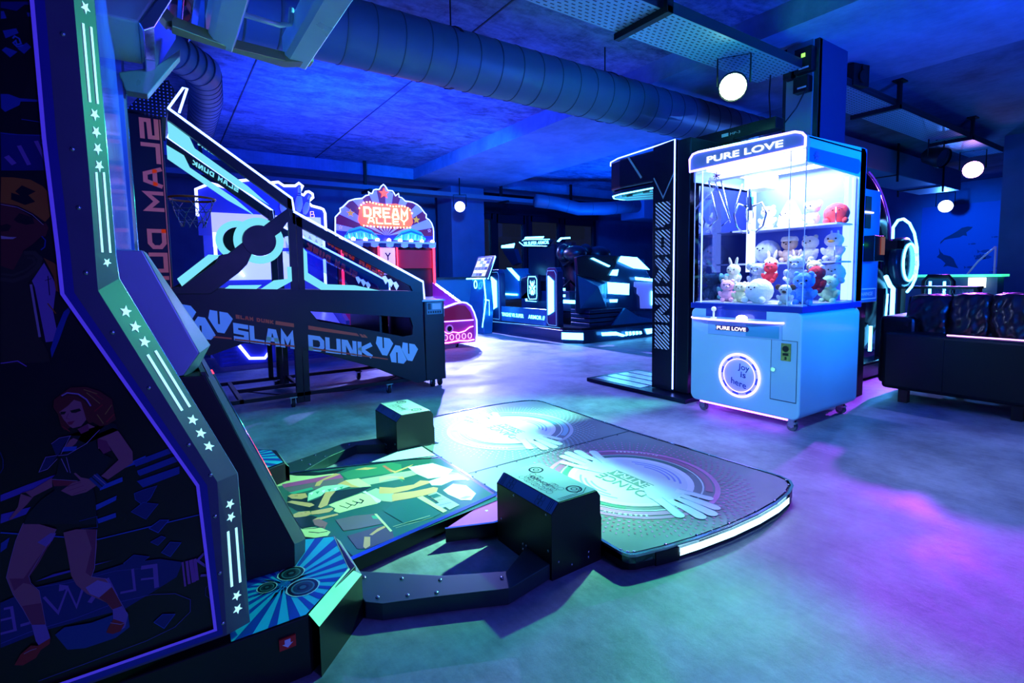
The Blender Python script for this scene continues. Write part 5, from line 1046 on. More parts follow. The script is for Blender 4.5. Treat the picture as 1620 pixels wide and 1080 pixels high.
for x,y in ((cx0+.06,cy1-.08),(cx0+.06,cy0+.07),(cx1-.09,cy0+.07),(cx1-.09,cy1-.08)):
    b=MB(); caster(b,x,y,.032,.088); b.box(x-.06,x-.02,y-.045,y-.03,.06,.075,1); b.build('caster',[mat('grey_wheel','505868',.5),CHROME],K)
MB().box(cx0+.01,cx0+.02,cy0+.08,cy1-.08,.074,.084).build('underglow_strip',glow('underglow_violet',(.4,.06,1),22),K)
MB().box(cx0+.05,cx1-.08,cy1-.05,cy1-.04,.074,.084).build('underglow_strip',glow('underglow_violet'),K)
lamp('claw_cabinet_lamp','AREA',(3.72,2.02,1.79),(.50,.60,1),85,(3.72,2.02,0),.6)
# ---------------------------------------------------------------- plush toys
def plush(name,c,s,label,cat,cols,kind,rz=PI,grp='soft toys in the claw machine',tilt=0):
    t=thing(name,c,label,cat,grp)
    fur=lambda h,k='': mat('plush_'+h,h,.9,0,.06,40,bump=.6)
    A=Matrix.Rotation(rz,3,'Z')@Matrix.Rotation(tilt,3,'Y')
    def Q(x,y,z): return Vector(c)+A@(Vector((x,y,z))*s)
    M,N_=fur(cols[0]),fur(cols[1])
    if kind=='blob':
        MB().ell(Q(0,0,.42),(.46*s,.5*s,.46*s),16,0,A,.02).ell(Q(.3,.35,.1),.13*s).ell(Q(.3,-.35,.1),.13*s).build('body',M,t)
    elif kind=='cone':
        MB().lathe(Q(0,0,0),A@Vector((0,0,1)),[(.38*s,0),(.46*s,.12*s),(.4*s,.4*s),(.24*s,.75*s),(.1*s,1.0*s),(0,1.05*s)],18).build('body',M,t)
    else:
        b=MB().ell(Q(0,0,.28),(.26*s,.28*s,.30*s),14,0,A,.02)
        for y in (1,-1): b.ell(Q(.12,.27*y,.33),(.09*s,.1*s,.17*s),10,0,A@Matrix.Rotation(-.6*y,3,'X')); b.ell(Q(.25,.18*y,.09),(.17*s,.10*s,.10*s),10,0,A)
        b.build('body',M,t)
    hz={'blob':.5,'cone':.45}.get(kind,.72); hx=.30 if kind in('blob','cone') else .2
    if kind not in ('blob','cone'):
        b=MB().ell(Q(0,0,.72),(.27*s,.31*s,.26*s),14,0,A,.015); b.build('head',M,t)
        b=MB()
        for y in (1,-1):
            if kind=='bunny': b.ell(Q(-.02,.14*y,1.08),(.05*s,.07*s,.22*s),10,0,A@Matrix.Rotation(-.25*y,3,'X'))
            elif kind=='koala': b.ell(Q(0,.32*y,.84),(.07*s,.15*s,.15*s),10,0,A)
            elif kind=='duck': b.ell(Q(-.05,.1*y,.98),(.06*s,.04*s,.1*s),8,0,A)
            else: b.ell(Q(0,.2*y,.93),(.06*s,.09*s,.09*s),10,0,A)
        b.build('ears',N_,t)
        if kind=='duck': MB().ell(Q(.30,0,.68),(.12*s,.12*s,.05*s),10,0,A).build('beak',mat('beak_yellow','f0b040',.6),t)
        elif kind=='cap': MB().lathe(Q(0,0,.82),A@Vector((0,0,1)),[(.31*s,0),(.32*s,.06*s),(.27*s,.17*s),(0,.21*s)],16).ell(Q(.22,0,.84),(.2*s,.24*s,.03*s),12,0,A).build('cap',N_,t)
        else: MB().ell(Q(.24,0,.66),(.09*s,.11*s,.08*s),10,0,A).build('muzzle',N_,t)
    b=MB()
    k=.30 if kind=='blob' else (.36 if kind=='cone' else .25)
    for y in (1,-1): b.ell(Q(k+(.12 if kind=='blob' else 0),.12*y,hz+.05),.033*s,8)
    b.ell(Q(k+.08 if kind!='blob' else k+.15,0,hz-.02),(.03*s,.04*s,.025*s),8); b.build('eyes_and_nose',mat('toy_eye_black','100c14',.2),t)
    return t
import random as _r
PT=[ # shelf toys: name,x,y,z,size,label,cat,cols,kind
('plush_ball',3.93,2.20,1.12,.20,'round fluffy grey-blue plush at the left of the middle prize shelf','soft toy',('c0c8dc','f0d0d8'),'blob'),
('plush_doll',3.93,2.03,1.12,.19,'tan plush doll with a wide beige cap on the middle prize shelf','soft toy',('d8b8a0','e8d8c8'),'cap'),
('plush_bear',3.93,1.88,1.12,.19,'cream plush bear between the doll and the duck on the middle prize shelf','soft toy',('f0ecdc','e8e0c0'),'bear'),
('plush_duck',3.93,1.72,1.12,.20,'white plush duck with a yellow beak at the right of the middle prize shelf','soft toy',('f4f4f8','f0f0f4'),'duck'),
('plush_cat',3.93,2.20,1.38,.18,'white plush cat at the left of the top prize shelf','soft toy',('f0f0fa','e8d0e0'),'bear'),
('plush_seal',3.93,2.03,1.38,.20,'tall white cone-shaped plush on the top prize shelf','soft toy',('fafafa','f0f0f0'),'cone'),
('plush_koala',3.93,1.87,1.38,.18,'pale grey plush koala on the top prize shelf','soft toy',('d0d4e0','c0c4d4'),'koala'),
('plush_crab',3.93,1.71,1.38,.16,'round red plush at the right of the top prize shelf','soft toy',('e83c3c','e83c3c'),'blob'),
# heap
('plush_whale',3.44,1.98,.836,.17,'big plain white round plush pressed against the front glass','soft toy',('f4f4f4','f4f4f4'),'blob'),
('plush_pig',3.47,2.24,.836,.145,'pink plush lying at the front left of the toy heap','soft toy',('f0a8c0','f4c0d0'),'bear'),
('plush_chick',3.44,2.12,.836,.13,'cream yellow plush at the front of the heap beside the pink one','soft toy',('f0e4b0','f4ecc8'),'bear'),
('plush_elephant',3.66,2.36,.836,.19,'teal green plush in the shaded left corner of the toy heap','soft toy',('4c8c90','60a0a0'),'koala'),
('plush_rabbit',3.62,2.28,.95,.15,'cream plush rabbit with long ears at the left of the toy heap','soft toy',('f0e8c0','e8e0b8'),'bunny'),
('plush_koala',3.60,2.08,.94,.16,'grey plush koala in the middle of the toy heap beside the red apple toy','soft toy',('a8b0bc','c0c8d4'),'koala'),
('plush_apple',3.56,1.97,.97,.13,'bright red plush in the middle of the toy heap','soft toy',('e02c38','e02c38'),'bear'),
('plush_dog',3.62,1.82,.97,.17,'grey plush dog behind the white round plush','soft toy',('98a8b8','e0e4ea'),'bear'),
('plush_lamb',3.82,2.12,.97,.17,'white plush lamb at the back of the toy heap','soft toy',('f4f0f0','f0e0e8'),'bunny'),
('plush_bear',3.68,1.73,.97,.14,'yellow plush bear at the right back of the toy heap','soft toy',('e8dca0','e8dca0'),'bear'),
('plush_monster',3.50,1.70,.836,.19,'shaggy bright blue plush at the front right of the toy heap','soft toy',('4c8ce0','70a8f0'),'bear'),
('plush_puppy',3.40,1.77,.836,.12,'brown and white plush puppy at the front right against the glass','soft toy',('e8dcd0','6c4838'),'koala'),
('plush_santa',3.64,1.685,.91,.16,'dark red plush with white face beside the side glass','soft toy',('c02838','f0e8e8'),'bear'),
('plush_frog',3.86,1.70,.836,.17,'pale green plush at the right rear of the toy heap','soft toy',('a8d8a8','e8f4e0'),'bear'),
('plush_penguin',3.94,1.73,.96,.15,'white plush with black eyes at the right rear above the green one','soft toy',('eef0f4','e0e4e8'),'blob'),
('plush_unicorn',3.80,1.92,.98,.16,'white and lilac plush at the back of the heap below the shelf','soft toy',('f0eef8','d0b8e8'),'bunny'),
('plush_octopus',3.66,2.16,.836,.15,'lavender plush low in the middle left of the heap','soft toy',('c8b8e8','c8b8e8'),'blob')]
_r.seed(3)
for n_,x,y,z,s_,lb_,ct,cl,kd in PT: plush(n_,(x,y,z),s_*(1.12 if z<1.1 else 1),lb_,ct,cl,kd,PI+_r.uniform(-.35,.45),tilt=_r.uniform(-.12,.2) if z<1.1 else 0)
# ================================================================ change machine behind
t=thing('change_machine',(4.75,1.85,0),'pale blue wall-like card and change machine standing behind the claw machine','change machine')
MB().box(4.42,4.90,1.80,2.15,.79,1.69).build('cabinet',mat('dull_blue_enamel','6c98c0',.3),t,bevel=.008); MB().box(4.5,4.85,1.86,2.1,0,.79).build('pedestal',BLK,t)
b=MB().box(4.60,4.70,1.79,1.80,1.52,1.63).box(4.60,4.70,1.79,1.80,1.38,1.49); b.build('card_slot_plate',mat('brown_slot_plate','504038',.4),t); MB().tube([(4.58,1.785,1.505),(4.72,1.785,1.505)],.007,8).build('slot_light',glow('slot_white','e0f0ff',2),t)
MB().box(4.60,4.78,1.72,1.80,1.12,1.32).build('card_reader',BLK,t,bevel=.006); MB().box(4.70,4.77,1.712,1.72,1.17,1.31).build('reader_label',mat('orange_label','c86c30',.4,em='a04010',strength=.5),t)
MB().ell((4.565,1.795,1.25),.012,10).build('green_led',glow('green_led','40ff80',5),t)
MB().ribbon([(4.52,.82),(4.52,.90),(4.86,.90),(4.86,.82)],.008,lambda x,z:(x,1.796,z),0,closed=True).text('CHANGE',(4.55,1.795,.845),(1,0,0),(0,0,1),.25,.03,0,.01).build('change_sign',mat('pale_sign_print','c8e8f8',.5,em='80b0e0',strength=.2),t)
# ================================================================ VR simulator
V=thing('vr_simulator',(6,7,0),'large dark multi-seat VR simulator platform outlined in cyan light','VR simulator')
vb=mat('vr_dark_blue_shell','183860',.25,.3,.1,3); vd=mat('vr_black_shell','0c1c34',.3,.2); vt=mat('vr_teal_metal','2c88b0',.25,.4,.1,4)
b=MB().prism([(5.07,8.35),(5.07,6.05),(5.25,5.78),(7.1,5.70),(7.1,8.35)],'z',.0,.20); b.build('platform',vb,V,bevel=.01)
MB().prism([(5.12,8.3),(5.12,6.12),(5.28,5.84),(7.05,5.76),(7.05,8.3)],'z',.20,.235).build('platform_top',vd,V)
MB().tube([(5.06,8.3,.20),(5.06,6.1,.235)],.006,6).build('platform_edge_line',mat('pale_cyan_edge','90d8f0',.3,em='60c0e0',strength=.6),V)
b=MB(); b.prism([(5.055,6.06),(5.24,5.77),(5.25,5.78),(5.07,6.07)],'z',.06,.165); b.build('corner_light_panel',VC,V)
for y0,y1,yl in ((7.82,8.18,(7.93,8.10)),(6.18,6.47,(6.27,6.40))):
    p=MB().prism([(y0,.22),(y1,.22),(y1,1.12),(y1-.06,1.17),(y0+.05,1.17),(y0,1.10)],'x',5.08,5.20).build('corner_pillar',vb,V,bevel=.01)
    MB().prism([(yl[0],.48),(yl[1],.42),(yl[1],1.04),(yl[0],.96)],'x',5.06,5.08).build('light_panel',VC,p)
    b=MB(); b.ribbon([(y0+.03,.26),(y0+.03,1.06),(y0+.07,1.12),(y1-.05,1.12),(y1-.03,1.06),(y1-.03,.30),(y1-.07,.26)],.008,lambda y,z:(5.074,y,z),0,closed=True); b.build('outline',mat('pale_cyan_edge'),p)
MB().box(5.10,5.16,6.47,7.82,.235,.50).build('front_wall',vt,V,bevel=.006)
b=MB().text('YINGHE VR SUPER',(5.095,7.80,.325),(0,-1,0),(0,0,1),.68,.065,0,.02).text('ARMOR //',(5.095,6.98,.325),(0,-1,0),(0,0,1),.45,.065,0,.02); b.build('front_lettering',VC,V)
b=MB(); 
b.box(5.20,5.30,6.25,6.34,.6,.64).box(5.20,5.30,6.25,6.34,.7,.74).box(5.20,5.30,6.25,6.34,.8,.84); b.build('side_light_bars',VC,V)
# cockpit bodies and seats
def seat(y,x,c):
    q=MB().ell((x,y,.95),(.16,.30,.42),18,0,None,.02).ell((x+.03,y+.18,1.1),(.14,.10,.36),12).ell((x+.03,y-.18,1.1),(.14,.10,.36),12).ell((x,y,1.42),(.12,.17,.16),14); q.build('seat_back',mat('seat_black_leather','0c1220',.35),V)
    MB().ell((x-.22,y,.66),(.30,.28,.12),14).build('seat_cushion',mat('seat_black_leather'),V)
    MB().tube([(x-.05,y+.33,.75),(x-.35,y+.34,.95),(x-.55,y+.33,.8)],.02,8).tube([(x-.05,y-.33,.75),(x-.35,y-.34,.95),(x-.55,y-.33,.8)],.02,8).build('arm_rail',mat('black_steel'),V)
    MB().cyl((x-.35,y-.2,.7),(x-.35,y-.2,.95),.018).ell((x-.35,y-.2,.98),.035).build('joystick',vd,V)
seat(8.05,6.2,0); seat(7.0,6.1,0)
b=MB().prism([(7.80,.62),(8.42,.57),(8.42,1.16),(8.15,1.19),(7.85,1.02)],'x',5.5,6.1).build('cockpit_side',vt,V,bevel=.01)
b=MB().prism([(6.35,.45),(7.75,.45),(7.75,.66),(7.55,.78),(6.4,.78)],'x',5.5,6.5); b.build('cockpit_base',vb,V,bevel=.01)
b=MB().prism([(7.25,.62),(7.76,.62),(7.76,1.0),(7.45,1.05),(7.2,.95)],'x',5.5,5.9); b.build('cockpit_side',vd,V,bevel=.01)
b=MB()
for q in ([(8.42,.715),(7.86,.71),(7.86,.68),(8.42,.685)],[(7.58,.63),(7.27,.63),(7.27,.585),(7.57,.585)],[(6.56,.64),(6.21,.64),(6.21,.585),(6.56,.585)],[(8.17,1.20),(8.05,1.20),(7.78,1.03),(7.79,.96)]): b=MB(); b.prism(q,'x',5.47,5.495); b.build('light_bar',VC,V)
b=MB().prism([(7.10,.60),(7.42,.60),(7.42,1.06),(7.10,1.06)],'x',5.40,5.46); em=b.build('emblem_panel',vd,V)
b=MB(); yc=7.26; b.ribbon([(yc-.11,.64),(yc-.13,.70),(yc-.13,.98),(yc-.09,1.03),(yc+.11,1.03),(yc+.13,.97),(yc+.13,.70),(yc+.09,.63)],.012,lambda y,z:(5.395,y,z),0,closed=True)
for sgn in (1,-1):
    G=lambda pts: b.poly([(5.394,yc+sgn*y,z) for y,z in pts])
    G([(.0,.96),(.02,.90),(.06,.97),(.07,.93),(.04,.87),(.0,.84)]); G([(.01,.83),(.09,.88),(.09,.84),(.03,.79)]); G([(.0,.80),(.04,.78),(.05,.72),(.02,.70),(.0,.73)]); G([(.055,.82),(.085,.80),(.08,.72),(.06,.75)])
b.build('robot_emblem',VC,em)
# sign and lit wings above
b=MB().prism([(8.2,1.63),(8.08,1.74),(7.2,1.68),(7.32,1.57),(8.1,1.60)],'x',5.80,5.84).build('top_sign',vd,V)
b=MB(); b.text('VR SUPER ARMOR',(5.795,8.06,1.635),(0,-1,-.03),(0,0,1),.78,.06,0,.015); b.build('sign_lettering',VC,V); b=MB(); b.ribbon([(8.2,1.70),(8.06,1.625),(7.34,1.575)],.014,lambda y,z:(5.79,y,z)).ribbon([(8.1,1.715),(8.05,1.735),(7.25,1.69)],.012,lambda y,z:(5.79,y,z)); b.build('sign_outline',VC,V)
MB().box(5.86,5.92,7.2,8.0,.9,1.6).build('sign_mast',vd,V)
for q in ([(8.02,1.75),(7.46,1.72),(7.42,1.755),(7.98,1.785)],[(8.82,1.67),(8.36,1.685),(8.40,1.60),(8.82,1.62)],[(7.04,1.64),(6.94,1.70),(6.70,1.69),(6.70,1.665),(6.92,1.672),(7.0,1.63)],[(6.87,1.56),(6.68,1.53),(6.69,1.46),(6.74,1.475)]): MB().prism(q,'x',5.78,5.80).build('wing_light',VC,V)
MB().prism([(8.84,1.62),(8.40,1.58),(8.25,1.30),(8.45,1.25),(8.75,1.5)],'x',5.80,5.9).build('wing_shell',vd,V)
MB().prism([(7.05,1.62),(6.68,1.60),(6.66,1.30),(6.9,1.2),(7.1,1.4)],'x',5.80,5.9).build('wing_shell',vd,V)
# ship nose
MB().prism([(5.29,5.99),(6.15,6.9),(7.0,6.9),(7.0,5.99)],'z',.45,.95).prism([(5.32,5.99),(6.15,6.85),(6.7,6.85),(6.85,5.99)],'z',.95,1.30).prism([(5.27,.45),(5.285,1.05),(5.26,1.318),(5.404,1.352),(6.2,1.348),(6.567,1.328),(6.88,1.115),(7.0,.95),(7.0,.4),(5.946,.45)],'y',5.97,6.0).build('ship_body',vb,V,bevel=.02)
b=MB(); ap=(5.62,5.84,.86); tr3=[(5.286,5.98,1.05),(5.946,5.98,.919),(5.946,5.98,.50),(5.34,5.98,.50)]
b.poly([tr3[0],tr3[1],ap]).poly([tr3[1],tr3[2],ap]).poly([tr3[2],tr3[3],ap]).poly([tr3[3],tr3[0],ap]); b.build('faceted_nose',vt,V)
b=MB().prism([(5.26,1.318),(5.286,1.05),(5.946,.919),(6.13,1.25),(6.2,1.348),(5.404,1.352)],'y',5.93,6.0); b.build('upper_cowl',vd,V,bevel=.01)
for nm,q in (('light_bar',[(5.535,1.299),(5.58,1.308),(5.946,1.184),(5.915,1.168)]),('light_bar',[(6.02,1.121),(6.13,1.125),(6.10,1.025),(5.95,1.035)]),('headlight',[(6.201,1.340),(6.567,1.322),(6.88,1.115),(6.5,1.145),(6.14,1.257)]),('grille_light',[(5.899,.925),(6.383,.890),(6.374,.705),(5.914,.740)]),('light_bar',[(5.946,.647),(6.11,.642),(6.10,.595),(5.955,.60)]),('light_bar',[(6.534,.998),(7.02,.957),(7.02,.909),(6.552,.949)]),('light_bar',[(6.945,.749),(7.01,.747),(7.012,.508),(6.947,.511)])):
    MB().prism(q,'y',5.90,5.925).build(nm,VC,V)
MB().prism([(6.552,.918),(7.019,.897),(7.024,.446),(6.71,.462),(6.691,.666),(6.621,.716),(6.621,.81),(6.552,.836)],'y',5.93,5.96).build('lilac_panel',mat('lilac_panel','98a0f0',.4,em='6878e8',strength=.5),V)
for k in range(4): MB().box(5.45,6.35+.12*k,5.86-.0*k,6.3,.235+.07*(3-k),.29+.07*(3-k)).build('step',vb,V,bevel=.006)
b=MB().prism([(6.2,.50),(6.5,.35),(6.9,.27),(6.9,.22),(5.9,.22)],'y',5.82,6.2); b.build('side_ramp',vt,V)
for q in ([(5.56,.155),(5.867,.146),(6.10,.07),(6.02,.055),(5.90,.085),(5.575,.105)],[(6.55,.14),(6.98,.135),(6.98,.08),(6.60,.05)]): MB().prism(q,'y',5.70,5.715).build('base_light',VC,V)
b=MB()
for k in range(5): b.poly([(x,5.70,z) for x,z in [(6.07+k*.08,.13-.004*k),(6.13+k*.08,.13-.004*k),(6.15+k*.08,.07),(6.09+k*.08,.06)]])
b.build('base_emblem',VC,V)
MB().ell((5.72,6.5,1.40),(.16,.25,.14),16).ell((5.70,6.75,1.42),(.14,.12,.16),12).build('seat_top',mat('seat_black_leather'),V); MB().ell((6.25,6.5,1.38),(.20,.25,.16),16).ell((6.05,6.6,1.44),(.10,.14,.14),12).build('seat_top',mat('seat_black_leather'),V)
# ================================================================ touch-screen kiosk
t=thing('touch_kiosk',(4.9,8.2,0),'slim kiosk with tilted bright screen and cyan light lines beside the simulator','kiosk')
MB().prism([(4.80,0),(4.98,0),(5.02,.5),(4.98,.98),(4.86,1.0),(4.80,.6)],'y',7.95,8.45).build('stand',vt,t,bevel=.01)
b=MB().prism([(4.84,1.02),(4.88,1.0),(5.06,1.40),(5.02,1.42)],'y',7.85,8.48); sc=b.build('screen_frame',vd,t,bevel=.004)
q=lambda y,s:(4.838+.176*s,y,1.03+.38*s)
b=MB(); b.poly([q(8.44,.04),q(7.95,.04),q(7.95,.96),q(8.44,.96)]); b.build('screen',glow('kiosk_screen','c8dcf0',.7),sc)
b=MB(); _r.seed(5)
for i in range(4):
    for j in range(6):
        y=7.97+i*.115; s_=.07+j*.148; b.poly([tuple(Vector(q(yy,ss))+Vector((-.004,0,.002))) for yy,ss in ((y+.1,s_),(y,s_),(y,s_+.12),(y+.1,s_+.12))],0,tuple(lin(_r.choice(['4c5868','c8b870','d8e0ea','607890','e8e8e0','303c50']))))
b.build('screen_tiles',printmat('screen_tiles_print',.3,.5),sc)
MB().tube([(5.02,7.86,1.40),(4.85,7.86,1.0)],.012,8).build('light_line',VC,t); MB().tube([(4.8,8.55,1.005),(4.82,7.9,1.01)],.012,8).build('light_line',VC,t); MB().tube([(4.80,7.92,1.0),(4.80,7.86,.62),(4.80,8.0,.12)],.012,8).build('light_line',VC,t)
MB().tube([(4.79,8.2+.05*math.cos(2*PI*i/20),.90+.07*math.sin(2*PI*i/20)) for i in range(20)],.009,8,True).build('ring_light',VC,t)
MB().ribbon([(7.75,.35),(7.75,.62),(7.9,.63)],.02,lambda y,z:(4.80,y,z)).build('side_light',VC,t)
# low counter beyond the pillar
o=MB().box(4.3,5.9,9.0,9.4,0,1.0).box(4.2,6.0,8.96,9.42,1.0,1.04,1).build('counter',[mat('teal_counter_front','2c7c9c',.4),vd],label='teal fronted low counter in front of the dark windows',category='counter')
# ================================================================ dream bowling machine
D=thing('bowling_machine',(3.0,7.4,0),'carnival bowling machine with plum striped circus marquee and glowing orange lettering','arcade machine')
OM=[(2.24,1.60),(2.226,1.764),(2.236,1.977),(2.315,2.062),(2.312,2.112),(2.354,2.135),(2.45,2.233),(2.55,2.27),(2.661,2.288),(2.72,2.335),(2.77,2.348),(2.762,2.398),(2.80,2.372),(2.82,2.372),(2.85,2.43),(2.89,2.444),(2.937,2.444),(2.975,2.50),(3.012,2.53),(3.045,2.50),(3.081,2.445),(3.16,2.441),(3.19,2.40),(3.205,2.365),(3.261,2.41),(3.268,2.353),(3.31,2.345),(3.373,2.295),(3.44,2.29),(3.503,2.282),(3.58,2.25),(3.632,2.213),(3.714,2.118),(3.74,2.10),(3.736,2.041),(3.79,2.01),(3.833,1.956),(3.86,1.88),(3.866,1.822),(3.862,1.60)]
mq=MB().prism(OM,'y',8.0,8.08).build('marquee_board',mat('plum_board','3c1030',.5),D)
MB().tube([(x,7.985,z) for x,z in OM],.0095,8).build('marquee_neon',NW,mq)
b=MB(); cxm,czm=3.04,1.72
def clipray(a):
    best=3; d=(math.cos(a),math.sin(a))
    for i in range(len(OM)-1):
        (x1,y1),(x2,y2)=OM[i],OM[i+1]; ex,ey=x2-x1,y2-y1; den=d[0]*ey-d[1]*ex
        if abs(den)<1e-9: continue
        t_=((x1-cxm)*ey-(y1-czm)*ex)/den; s_=((x1-cxm)*d[1]-(y1-czm)*d[0])/den
        if t_>0 and -.01<=s_<=1.01: best=min(best,t_)
    return best if best<3 else .83
for i in range(16):
    a0=PI*i/16; a1=PI*(i+1)/16; b.poly([(cxm,7.995,czm)]+[(cxm+math.cos(a)*clipray(a)*.985,7.995,czm+math.sin(a)*clipray(a)*.985) for a in (a0,(a0+a1)/2,a1)],0,tuple(lin('8c88d8' if i%2 else '601838')))
b.poly([(x,7.994,z) for x,z in [(2.24,1.62),(3.86,1.62),(3.86,1.74),(3.04,1.73),(2.24,1.78)]],0,tuple(lin('28207c')))
for sx in (1,-1):
    for k in range(3): b.poly([(cxm+sx*x,7.992-.001*k,z) for x,z in [(.10,1.66),(.25,1.80-.03*k),(.42,1.86-.035*k),(.60,1.80-.03*k),(.68,1.70),(.67,1.66)]],0,tuple(lin(['30a0c8','186080','3cc0b0'][k])))
    for k in range(12): x=cxm+sx*(.2+k*.04); b.ribbon([(x,1.67),(x+sx*.012,1.76-.003*abs(k-5))],.008,lambda a,c:(a,7.988,c),0,tuple(lin(['8060d0','e0f0ff','102040'][k%3])))
for x,z in ((2.31,1.83),(3.79,1.83)): b.ribbon(star2(x,z,.03),.005,lambda a,c:(a,7.99,c),0,tuple(lin('f0c0e0')),closed=True)
for x,z,w in ((2.47,2.05,.07),(3.56,2.0,.07)): b.poly([(x_,7.989,z_) for x_,z_ in star2(x,z,w,.3)],0,tuple(lin('f0a020')))
b.build('marquee_print',printmat('marquee_print',.4,.55),mq)
MB().prism(star2(3.012,2.39,.088),'y',7.96,7.99).build('top_star',mat('orange_star','f07030',.4,em='ff5010',strength=1.2),mq)
b=MB().stroke('DREAM',(2.66,7.95,2.0),(1,0,0),(0,0,1),.74,.16,.032).stroke('ALLEY',(2.72,7.95,1.90),(1,0,0),(0,0,1),.66,.10,.022); b.build('marquee_lettering',glow('hot_orange_white',(1,.42,.25),6),mq)
MB().prism([(2.62,2.18),(2.58,1.95),(2.62,1.87),(3.44,1.87),(3.49,1.95),(3.45,2.18),(3.2,2.24),(3.04,2.22),(2.85,2.24)],'y',7.97,7.985).build('lettering_plaque',mat('plaque_orange','e06830',.4,em='ff5010',strength=1.6),mq)
bb=glow('warm_bulb',(1,.5,.2),6)
lineb=[(2.60,2.13),(2.63,2.18),(2.67,2.215),(2.72,2.23),(2.77,2.235),(2.82,2.225),(2.87,2.215),(2.92,2.205),(2.97,2.205),(3.05,2.21),(3.10,2.195),(3.15,2.19),(3.20,2.195),(3.25,2.20),(3.30,2.205),(3.35,2.20),(3.40,2.18),(3.44,2.15),(3.47,2.10)]+[(2.66+k*.055,1.865-.012*math.sin(k/14*PI)) for k in range(15)]
b=MB(); [b.ell((x,7.955,z),.014,8) for x,z in lineb]; b.build('chaser_bulbs',bb,mq)['kind']='stuff'
for k in range(9): MB().ell((2.29+k*.19,7.93,1.647-.001*k),.035,10).build('row_bulb',glow('bulb_white','fff0f0',7),D)
b=MB()
for k in range(13):
    x=2.25+k*.124; b.prism([(x,1.60),(x+.12,1.60),(x+.115,1.545),(x+.06,1.53),(x+.005,1.545)],'y',7.9,7.93,k%2)
b.box(2.24,3.86,7.9,8.0,1.59,1.63,0); b.build('scalloped_valance',[mat('valance_white','c8c8f0',.5,em='8888e0',strength=.4),mat('valance_plum','50204c',.5)],D)
for x in (2.30,3.83): MB().cyl((x,7.93,.45),(x,7.93,1.55),.02).build('red_neon_post',NR,D)
for x in (2.87,3.18): MB().cyl((x,7.93,1.1),(x,7.93,1.55),.012).build('red_neon_post',NR,D)
b=MB().box(2.90,3.15,7.94,7.96,1.1,1.53); b.build('centre_panel',mat('white_red_panel','f0d0d8',.5,em='e8a0b0',strength=.8),D)
MB().stroke('Y',(2.98,7.935,1.33),(1,0,0),(0,0,1),.09,.12,.02).build('panel_print',DRK,D)
MB().box(2.26,3.86,8.02,8.1,.0,1.6).build('back_wall',mat('dark_plum_wall','24081c',.4),D); MB().box(3.2,3.8,7.95,8.0,1.2,1.5).build('ball_return_screen',mat('red_arch','a01828',.4,em='a01020',strength=.35),D)
lw=[(3.30,.60),(3.40,.63),(3.545,.667),(3.63,.675),(3.70,.66),(3.77,.61),(3.82,.52),(3.862,.394),(3.862,.20),(3.845,.07)]
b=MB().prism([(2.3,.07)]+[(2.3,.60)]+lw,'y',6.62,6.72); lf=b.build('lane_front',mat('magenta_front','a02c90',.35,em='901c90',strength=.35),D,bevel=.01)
MB().tube([(x,6.60,z) for x,z in [(2.3,.60)]+lw],.011,8).build('front_neon',NW,lf); MB().tube([(2.3,6.605,.414),(3.81,6.605,.404)],.008,8).build('front_neon_bar',NL,lf)
b=MB().prism([(2.36,.42),(2.36,.58),(3.4,.60),(3.55,.64),(3.68,.62),(3.76,.52),(3.79,.42)],'y',6.608,6.615); b.build('front_arch_print',mat('crimson_arch','901848',.4,em='801040',strength=.4),lf)
b=MB()
for x in (3.405,): b.tube([(x+.05*math.cos(2*PI*i/20),6.60,.30+.05*math.sin(2*PI*i/20)) for i in range(20)],.012,6,True)
b.build('ball_hole_ring',mat('pale_ring','d0a0e0',.4,em='b070d0',strength=.6),lf); MB().cyl((3.405,6.60,.30),(3.405,6.615,.30),.04,n=20).build('ball_hole',BLK,lf)
b=MB(); b.tube([(2.4,6.60,.25),(3.32,6.60,.265),(3.38,6.60,.23),(3.46,6.60,.25),(3.56,6.60,.23),(3.66,6.60,.25),(3.74,6.60,.30),(3.80,6.60,.31)],.007,6); b.tube([(2.4,6.60,.10),(3.4,6.60,.10),(3.55,6.60,.115),(3.70,6.60,.10),(3.81,6.60,.11)],.010,6)
b.build('scroll_neon',glow('neon_pink','ff90ff',5),lf)
b=MB()
for x in (3.34,3.44,3.54,3.64,3.74): b.tube([(x+.03*math.cos(2*PI*i/12),6.602,.175+.04*math.sin(2*PI*i/12)) for i in range(12)],.007,6,True)
b.build('scroll_rings',glow('neon_lilac_soft','e0a0ff',2),lf)
b=MB().prism([(6.72,.36),(7.95,.72),(7.95,.60),(6.72,.25)],'x',2.36,3.80); b.build('lane',mat('white_lane','c8c8ff',.2,em='8878ff',strength=.5),D)
MB().prism([(6.72,.07),(6.72,.55),(7.95,.95),(7.95,.07)],'x',3.80,3.86).build('lane_side',mat('magenta_front'),D); MB().prism([(6.72,.07),(6.72,.55),(7.95,.95),(7.95,.07)],'x',2.28,2.34).build('lane_side',mat('magenta_front'),D)
for x in (3.6,2.5): 
    b=MB(); caster(b,x,6.75,.03,.075); b.build('caster',[RUB,CHROME],D)
